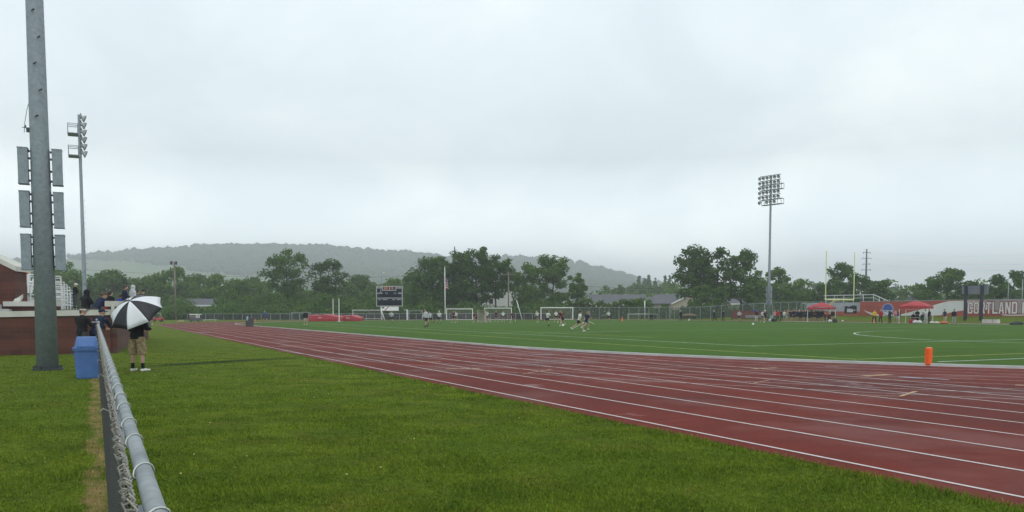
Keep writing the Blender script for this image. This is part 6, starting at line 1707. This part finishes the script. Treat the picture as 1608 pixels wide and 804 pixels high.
# table, cooler, bags, chairs by the canopies
p = pv(1436, 97.6); p.z = .03; t = thing('folding_table', 'folding table with dark cloth under the second canopy', 'table', p, ZR + R(60))
q = MB(); q.box((0, 0, .74), (1.8, .75, .05)); q.build('table_top', mat('table_grey', (.35, .35, .35), .6), t)
for x in (-.8, .8):
    for y in (-.3, .3):
        q = MB(); q.bar((x, y, 0), (x, y, .715), .022, 6); q.build('leg', DKSTEEL, t)
q = MB(); q.box((.2, -.39, .45), (1.3, .015, .55)); q.build('table_cloth', K['navy'], t)
p = pv(1433, 96.7); p.z = .03; t = thing('cooler', 'red cooler box on the ground in front of the table', 'cooler', p, ZR)
q = MB(); rectloft(q, [(0, 0, 0, .75, .5), (0, 0, .42, .82, .55)]); q.build('cooler_body', mat('cooler_red', (.36, .015, .02), .4), t); q = MB(); rectloft(q, [(0, 0, .425, .86, .58), (0, 0, .52, .84, .56)]); q.build('lid', mat('cooler_lid', (.40, .03, .03), .4), t)
def bag(label, px, v, col, sx, sy, sz, key, rz=0):
    p = pv(px, v); p.z = .03; q = MB()
    q.ell((0, 0, sz * .45), (sx, sy, sz * .55), 12, 8); q.ell((sx * .5, 0, sz * .3), (sx * .55, sy * .9, sz * .4), 10, 7); q.tube([(-sx * .4, 0, sz * .9), (-sx * .1, 0, sz * 1.15), (sx * .3, 0, sz * .9)], .02, 5)
    q.v = [(x, y, max(0, z)) for x, y, z in q.v]
    o = q.build('sports_bag', cloth(key, col), None, True, p, rz); tag(o, label, 'bag', 'bags along the sideline')
bag('white sports bag lying left of the red jackets in the lineup', 1210.5, 96.2, (.55, .55, .55), .35, .25, .45, 'bag_white')
bag('black and white bag between the white bag and the red jackets', 1214, 96.4, (.04, .04, .05), .4, .3, .5, 'bag_black')
bag('white bag under the right leg of the first canopy', 1303.5, 95.6, (.55, .53, .5), .3, .25, .4, 'bag_white')
bag('dark bag at the right end under the first canopy', 1311, 95.8, (.03, .03, .035), .35, .28, .6, 'bag_black')
bag('white plastic bag right of the red cooler', 1438, 96.3, (.6, .6, .6), .4, .25, .42, 'bag_white')
bag('second white plastic bag by the canopy leg', 1444, 96.3, (.6, .6, .6), .35, .25, .4, 'bag_white')
bag('pale shirt heap on the ground right of the black coat', 1464, 96.8, (.55, .50, .45), .35, .25, .3, 'bag_cream')
bag('white and orange bag between the second canopy and the navy jacket', 1471.5, 96.6, (.58, .52, .47), .4, .25, .28, 'bag_cream')
bag('orange bag at the feet of the navy jacket', 1482.5, 96.0, (.50, .13, .07), .55, .3, .35, 'bag_orange')
bag('long black bag lying on the turf at the right edge', 1598, 97.2, (.015, .016, .018), .75, .3, .38, 'bag_black')
bag('second black bag left of the long one at the right edge', 1592, 96.6, (.02, .02, .022), .5, .3, .26, 'bag_black')
def chair(label, px, v, rz):
    p = pv(px, v); p.z = .03; t = thing('folding_chair', label, 'chair', p, rz, 'folding chairs under the canopies')
    q = MB(); q.box((0, 0, .44), (.46, .44, .03)); q.build('seat', K['black'], t); q = MB(); q.box((0, -.22, .72), (.46, .03, .40)); q.build('backrest', K['black'], t)
    for x in (-.21, .21):
        for y in (-.2, .2):
            q = MB(); q.bar((x, y, 0), (x, y, .43 if y > 0 else .9), .014, 5); q.build('leg', GALV, t)
chair('chair under the maroon seated person, leftmost of the first canopy', 1295.5, 96.8, R(165)); chair('chair under the dark red seated person of the first canopy', 1302, 96.8, R(165))
chair('chair at the left end of the table under the second canopy', 1434, 98.9, R(170)); chair('chair at the right end of the table under the second canopy', 1449, 98.9, R(170))
p = pv(1556.5, 105); p.z = .02; t = thing('equipment_box', 'long white equipment box on the grass below the white lettering', 'box', p, ZR + R(90))
q = MB(); q.box((0, 0, .28), (2.1, .6, .5)); q.build('box_body', mat('offwhite', (.55, .55, .50), .6, 0, .15, 2), t)
q = MB(); q.box((-.45, -.005, .28), (.06, .62, .52)); q.build('strap', mat('grey_strap', (.2, .2, .2)), t)
# small white markers on the turf
for i, (px, py, s_) in enumerate(((1082, 503.5, 'white ball lying near the first official'), (1182.5, 510.5, 'small white disc on the turf in front of the blue umbrella'), (1323, 505, 'small white marker at the end of the far track right of the lineup'), (884, 512.5, 'white ball at the feet of the maroon player'))):
    q = MB(); q.ell((0, 0, .12), (.14, .14, .13), 10, 7); o = q.build('ball', WHITE, None, True, gp(px, py, .03)); tag(o, s_, 'ball', 'white balls on the turf')
# ------------------------------------------------------------------ grey stand and long wall sign
a, b_ = pv(1316, 118.5), pv(1351, 118.0); 
t = thing('small_stand', 'small grey metal stand with railings behind the goalposts', 'stand', Vector((pv(1351, 118).x, pv(1351, 118).y, .9)), ZR)
GST = mat('grey_stand_metal', (.34, .36, .39), .55, .2, .12, .8)
q = MB(); q.prism([(0, 0, 0.05), (0, 12.5, 1.2), (0, 12.5, 2.1), (0, 8, 2.25), (0, 0, 2.25)], (.25, 0, 0)); q.build('side_panel', GST, t)
for k in range(4):
    q = MB(); q.box((1.0 + k * .7, 5.5, .6 + k * .45), (.35, 11, .06)); q.build('seat_row', ALU, t)
q = MB()
for y in (0.2, 2.4, 4.6, 6.8, 9, 11): q.bar((3.3, y, 2.2), (3.3, y, 3.6), .05, 6)
q.tube([(3.3, -3.0, 2.4), (3.3, .2, 3.6), (3.3, 11.5, 3.6)], .06, 6); q.tube([(3.3, -1.2, 2.5), (3.3, .2, 3.05), (3.3, 11.5, 3.05)], .04, 6)
for y in (-2, -1): q.bar((3.3, y, 1.5), (3.3, y, 2.4 + (y + 3) * .37), .05, 6)
q.build('railing', ALU, t)
q = MB(); q.box((.15, -.6, 1.3), (.5, .8, 1.9)); q.build('end_block', mat('pale_block', (.42, .41, .38), .7), t)
# black banner hung on the stand
a, b_ = pv(1326, 113.2), pv(1345, 113.2); d = b_ - a; bz0 = zat(492.3, a.y, 1335)
t = thing('banner', 'black banner with grey lettering hung below the grey stand', 'banner', Vector((a.x, a.y, bz0)), math.atan2(d.y, d.x))
L = d.length; q = MB(); n_ = 12; pts = []
for i in range(n_ + 1):
    f = i / n_; s_ = -.12 * math.sin(f * math.pi * 2) if f > .3 else -.05 * f
    pts += [(f * L, .02 * math.sin(f * 9), .0), (f * L, .03 * math.sin(f * 9), 1.22 + s_)]
q.add(pts, [(2 * i, 2 * i + 2, 2 * i + 3, 2 * i + 1) for i in range(n_)]); ob = q.build('banner_cloth', K['black'], t, True); so_ = ob.modifiers.new('t', 'SOLIDIFY'); so_.thickness = .02
q = MB()
for i in range(5): x = L * (.22 + .1 * i); q.prism([(x, -.06, .2), (x + .25, -.06, .2), (x + .33, -.06, .85 - .05 * i), (x + .05, -.06, .8)], (0, -.01, 0))
q.box((L * .85, -.06, .55), (.35, .012, .18)); q.build('lettering', K['ltgrey'], t)
# the long wall sign: fabric on a fence
VW = 116.0; ZB, ZT = .95, 3.22
uL, uR = uv(pv(1350, VW))[0], uv(pv(1700, VW))[0]
t = thing('wall_sign', 'long red and white fence banner with a blue disc and big white CORTLAND lettering', 'sign', xy(uL, VW), ZR - R(90))      # local x runs right along the wall, local -y faces the field
Lw = uL - uR
def wx(px): return uL - uv(pv(px, VW))[0]
def wz(px, py):
    p = pv(px, VW); return zat(py, p.y, px)
def wp(px, py): return (wx(px), wz(px, py))
WRED = mat('banner_red', (.33, .070, .046), .8, 0, .18, .7); WWHT = mat('banner_white', (.60, .61, .60), .8, 0, .07, .6); WGRY = mat('banner_grey', (.30, .27, .27), .8, 0, .12, .8)
q = MB(); q.prism([(0, 0, ZB - .1), (Lw, 0, ZB - .1), (Lw, 0, ZT), (wx(1480), 0, ZT), (wx(1440), 0, ZT - .05), (0, 0, ZT - .02)], (0, .06, 0)); q.build('red_fabric', WRED, t)
def flat(name, poly, mtl, y, par=None):
    q = MB(); q.prism([(x, y, z) for x, z in poly], (0, .006, 0)); return q.build(name, mtl, par or t)
up_ = [(1356, 487), (1365, 490.2), (1374, 492.8), (1384, 494), (1400, 494.3), (1413, 494), (1430, 490), (1447, 485.4), (1463, 480), (1478, 475.5), (1490, 472.8), (1519, 472.3), (1550, 472.2)]
lo_ = [(1550, 486.2), (1519, 487), (1505, 488.5), (1490, 491.2), (1476, 495.3), (1440, 495.6), (1400, 496), (1380, 496), (1370, 494.8), (1362, 491.5)]
flat('white_swoosh', [wp(*c) for c in up_ + lo_], WWHT, -.012)
flat('grey_fabric', [(wx(1551), ZT + .01), (wx(1551), wz(1551, 485.8)), (wx(1600), wz(1600, 492)), (Lw, wz(1690, 494)), (Lw, ZT + .01)], WGRY, -.013)
flat('white_flourish', [wp(1571, 493.6), wp(1590, 494.2), wp(1612, 493.8), wp(1612, 495.4), wp(1590, 496.0), wp(1577, 495.6)], WWHT, -.018)
# disc emblem
cx_, cz_ = wp(1393.8, 486.3); rd = 1.0
def disc(name, r0, mtl, y, half=None):
    pts = [(cx_ + math.cos(a) * r0 * 1.12, cz_ + math.sin(a) * r0 * 1.05) for a in (np.linspace(0, 2 * math.pi, 40)[:-1] if half is None else np.linspace(half[0], half[1], 24))]
    flat(name, pts, mtl, y)
disc('disc_rim', rd, mat('disc_rim', (.30, .33, .50), .6), -.012); disc('disc_face', rd * .86, mat('disc_blue', (.030, .075, .30), .6), -.020)
disc('disc_lower_half', rd * .80, WWHT, -.028, (math.pi + .1, 2 * math.pi - .1))
text_on('disc_lettering', 'NCAA', .42, mat('disc_ink', (.035, .07, .25), .6), t, (cx_, -.034, cz_ - .30), (R(90), 0, 0), 1.15, .012)
# lettering
LRED = mat('letter_outline_red', (.22, .035, .035), .8, 0, .1); LWH = mat('letter_white', (.64, .62, .62), .8, 0, .06)
x0, x1 = wx(1519.5), wx(1599); zc_ = (wz(1560, 473.5) + wz(1560, 493)) / 2
def strokes(ch):
    """block letters as closed polygons in a 0..1 x 0..1 box"""
    w = .30; c = .16
    if ch == 'C': return [[(c, 0), (1 - c, 0), (1, c * .8), (1, .36), (1 - w, .36), (1 - w, .15), (w, .15), (w, .85), (1 - w, .85), (1 - w, .64), (1, .64), (1, 1 - c * .8), (1 - c, 1), (c, 1), (0, 1 - c * .8), (0, c * .8)]]
    if ch == 'O': return [[(c, 0), (1 - c, 0), (1, c * .8), (1, 1 - c * .8), (1 - c, 1), (.5, 1), (.5, .85), (1 - w, .85), (1 - w, .15), (.5, .15), (w, .15), (w, .85), (.499, .85), (.499, 1), (c, 1), (0, 1 - c * .8), (0, c * .8)]]
    if ch == 'D': return [[(0, 0), (1 - c, 0), (1, c * .8), (1, 1 - c * .8), (1 - c, 1), (.5, 1), (.5, .85), (1 - w, .85), (1 - w, .15), (w, .15), (w, .85), (.499, .85), (.499, 1), (0, 1)]]
    if ch == 'R': return [[(0, 0), (w, 0), (w, .40), (.48, .40), (.70, 0), (1.02, 0), (.80, .44), (1, .54), (1, 1 - c * .8), (1 - c, 1), (.5, 1), (.5, .86), (1 - w, .86), (1 - w, .55), (w, .55), (w, .86), (.499, .86), (.499, 1), (0, 1)]]
    if ch == 'T': return [[(.35, 0), (.65, 0), (.65, .85), (1, .85), (1, 1), (0, 1), (0, .85), (.35, .85)]]
    if ch == 'L': return [[(0, 0), (1, 0), (1, .16), (w, .16), (w, 1), (0, 1)]]
    if ch == 'A': return [[(-.02, 0), (.28, 0), (.34, .2), (.5, .2), (.5, .34), (.39, .34), (.5, .8), (.61, .34), (.501, .34), (.501, .2), (.66, .2), (.72, 0), (1.02, 0), (.68, 1), (.32, 1)]]
    if ch == 'N': return [[(0, 0), (w * .9, 0), (w * .9, .6), (.68, 0), (1, 0), (1, 1), (1 - w * .9, 1), (1 - w * .9, .42), (.34, 1), (0, 1)]]
    if ch == 'E': return [[(0, 0), (1, 0), (1, .15), (w, .15), (w, .43), (.85, .43), (.85, .57), (w, .57), (w, .85), (1, .85), (1, 1), (0, 1)]]
    return []
def lettering(word, xa, xb, z0, z1):
    n_ = len(word); adv = (xb - xa) / n_; cw = adv * .84
    for i, ch in enumerate(word):
        if ch == ' ': continue
        for poly in strokes(ch):
            P = [(xa + i * adv + x * cw, z0 + y * (z1 - z0)) for x, y in poly]
            # outline: the same letter drawn fat in red behind the white one
            mx_, mz_ = xa + i * adv + cw / 2, (z0 + z1) / 2
            xs = [p_[0] for p_ in P]
            O = [(mx_ - cw * .60, z0 - .13), (mx_ + cw * .60, z0 - .13), (mx_ + cw * .60, z1 + .13), (mx_ - cw * .60, z1 + .13)]
            flat('letter', P, LWH, -.040)
            for k in range(len(P)):
                a_, b2 = Vector((P[k][0], 0, P[k][1])), Vector((P[(k + 1) % len(P)][0], 0, P[(k + 1) % len(P)][1]))
                OUT.append((a_, b2))
OUT = []
lettering('CORTLAND', x0, x1, wz(1560, 492.6), wz(1560, 474.2))
lettering('RED', wx(1605), wx(1640), wz(1610, 492.6), wz(1610, 474.2))
q = MB()
for k, (a_, b2) in enumerate(OUT):
    d = (b2 - a_); L = d.length
    if L < .02: continue
    ang = math.atan2(d.z, d.x)
    q.box(((a_.x + b2.x) / 2, -.026 - .00035 * (k % 24), (a_.z + b2.z) / 2), (L + .16, .004, .20), rot=Matrix.Rotation(-ang, 3, 'Y'))
q.build('letter_outline', LRED, t)
q = MB()
for i in range(22): q.bar((Lw * i / 21, .1, -.3), (Lw * i / 21, .1, ZT + .03), .05, 6)
q.bar((0, .1, ZT + .05), (Lw, .1, ZT + .05), .045, 6); q.build('fence_frame', GALV, t)
# rear of the grey display board on two dark posts
pA, pB = pv(1515.5, 112.5), pv(1540.5, 112.5); d = pB - pA
t = thing('display_board', 'grey display board seen on two dark posts before the white lettering', 'display board', Vector((pA.x, pA.y, .2)), math.atan2(d.y, d.x))
L = d.length; zt_, zb2 = zat(449, pA.y, 1520) - .2, zat(462, pA.y, 1520) - .2
for x in (0, L):
    q = MB(); q.box((x, 0, zt_ / 2), (.34, .3, zt_)); q.build('post', mat('dark_blue_post', (.014, .018, .030), .5), t)
q = MB(); q.box((L / 2, .25, (zt_ + zb2) / 2), (L + 1.5, .18, zt_ - zb2)); q.build('panel', mat('board_grey', (.16, .18, .21), .6, .1, .12, 1), t)
q = MB(); q.box((L / 2, .25, zt_ + .06), (L + 1.55, .22, .1)); q.build('top_trim', DKSTEEL, t)
bpy.data.scenes.remove(TMP)
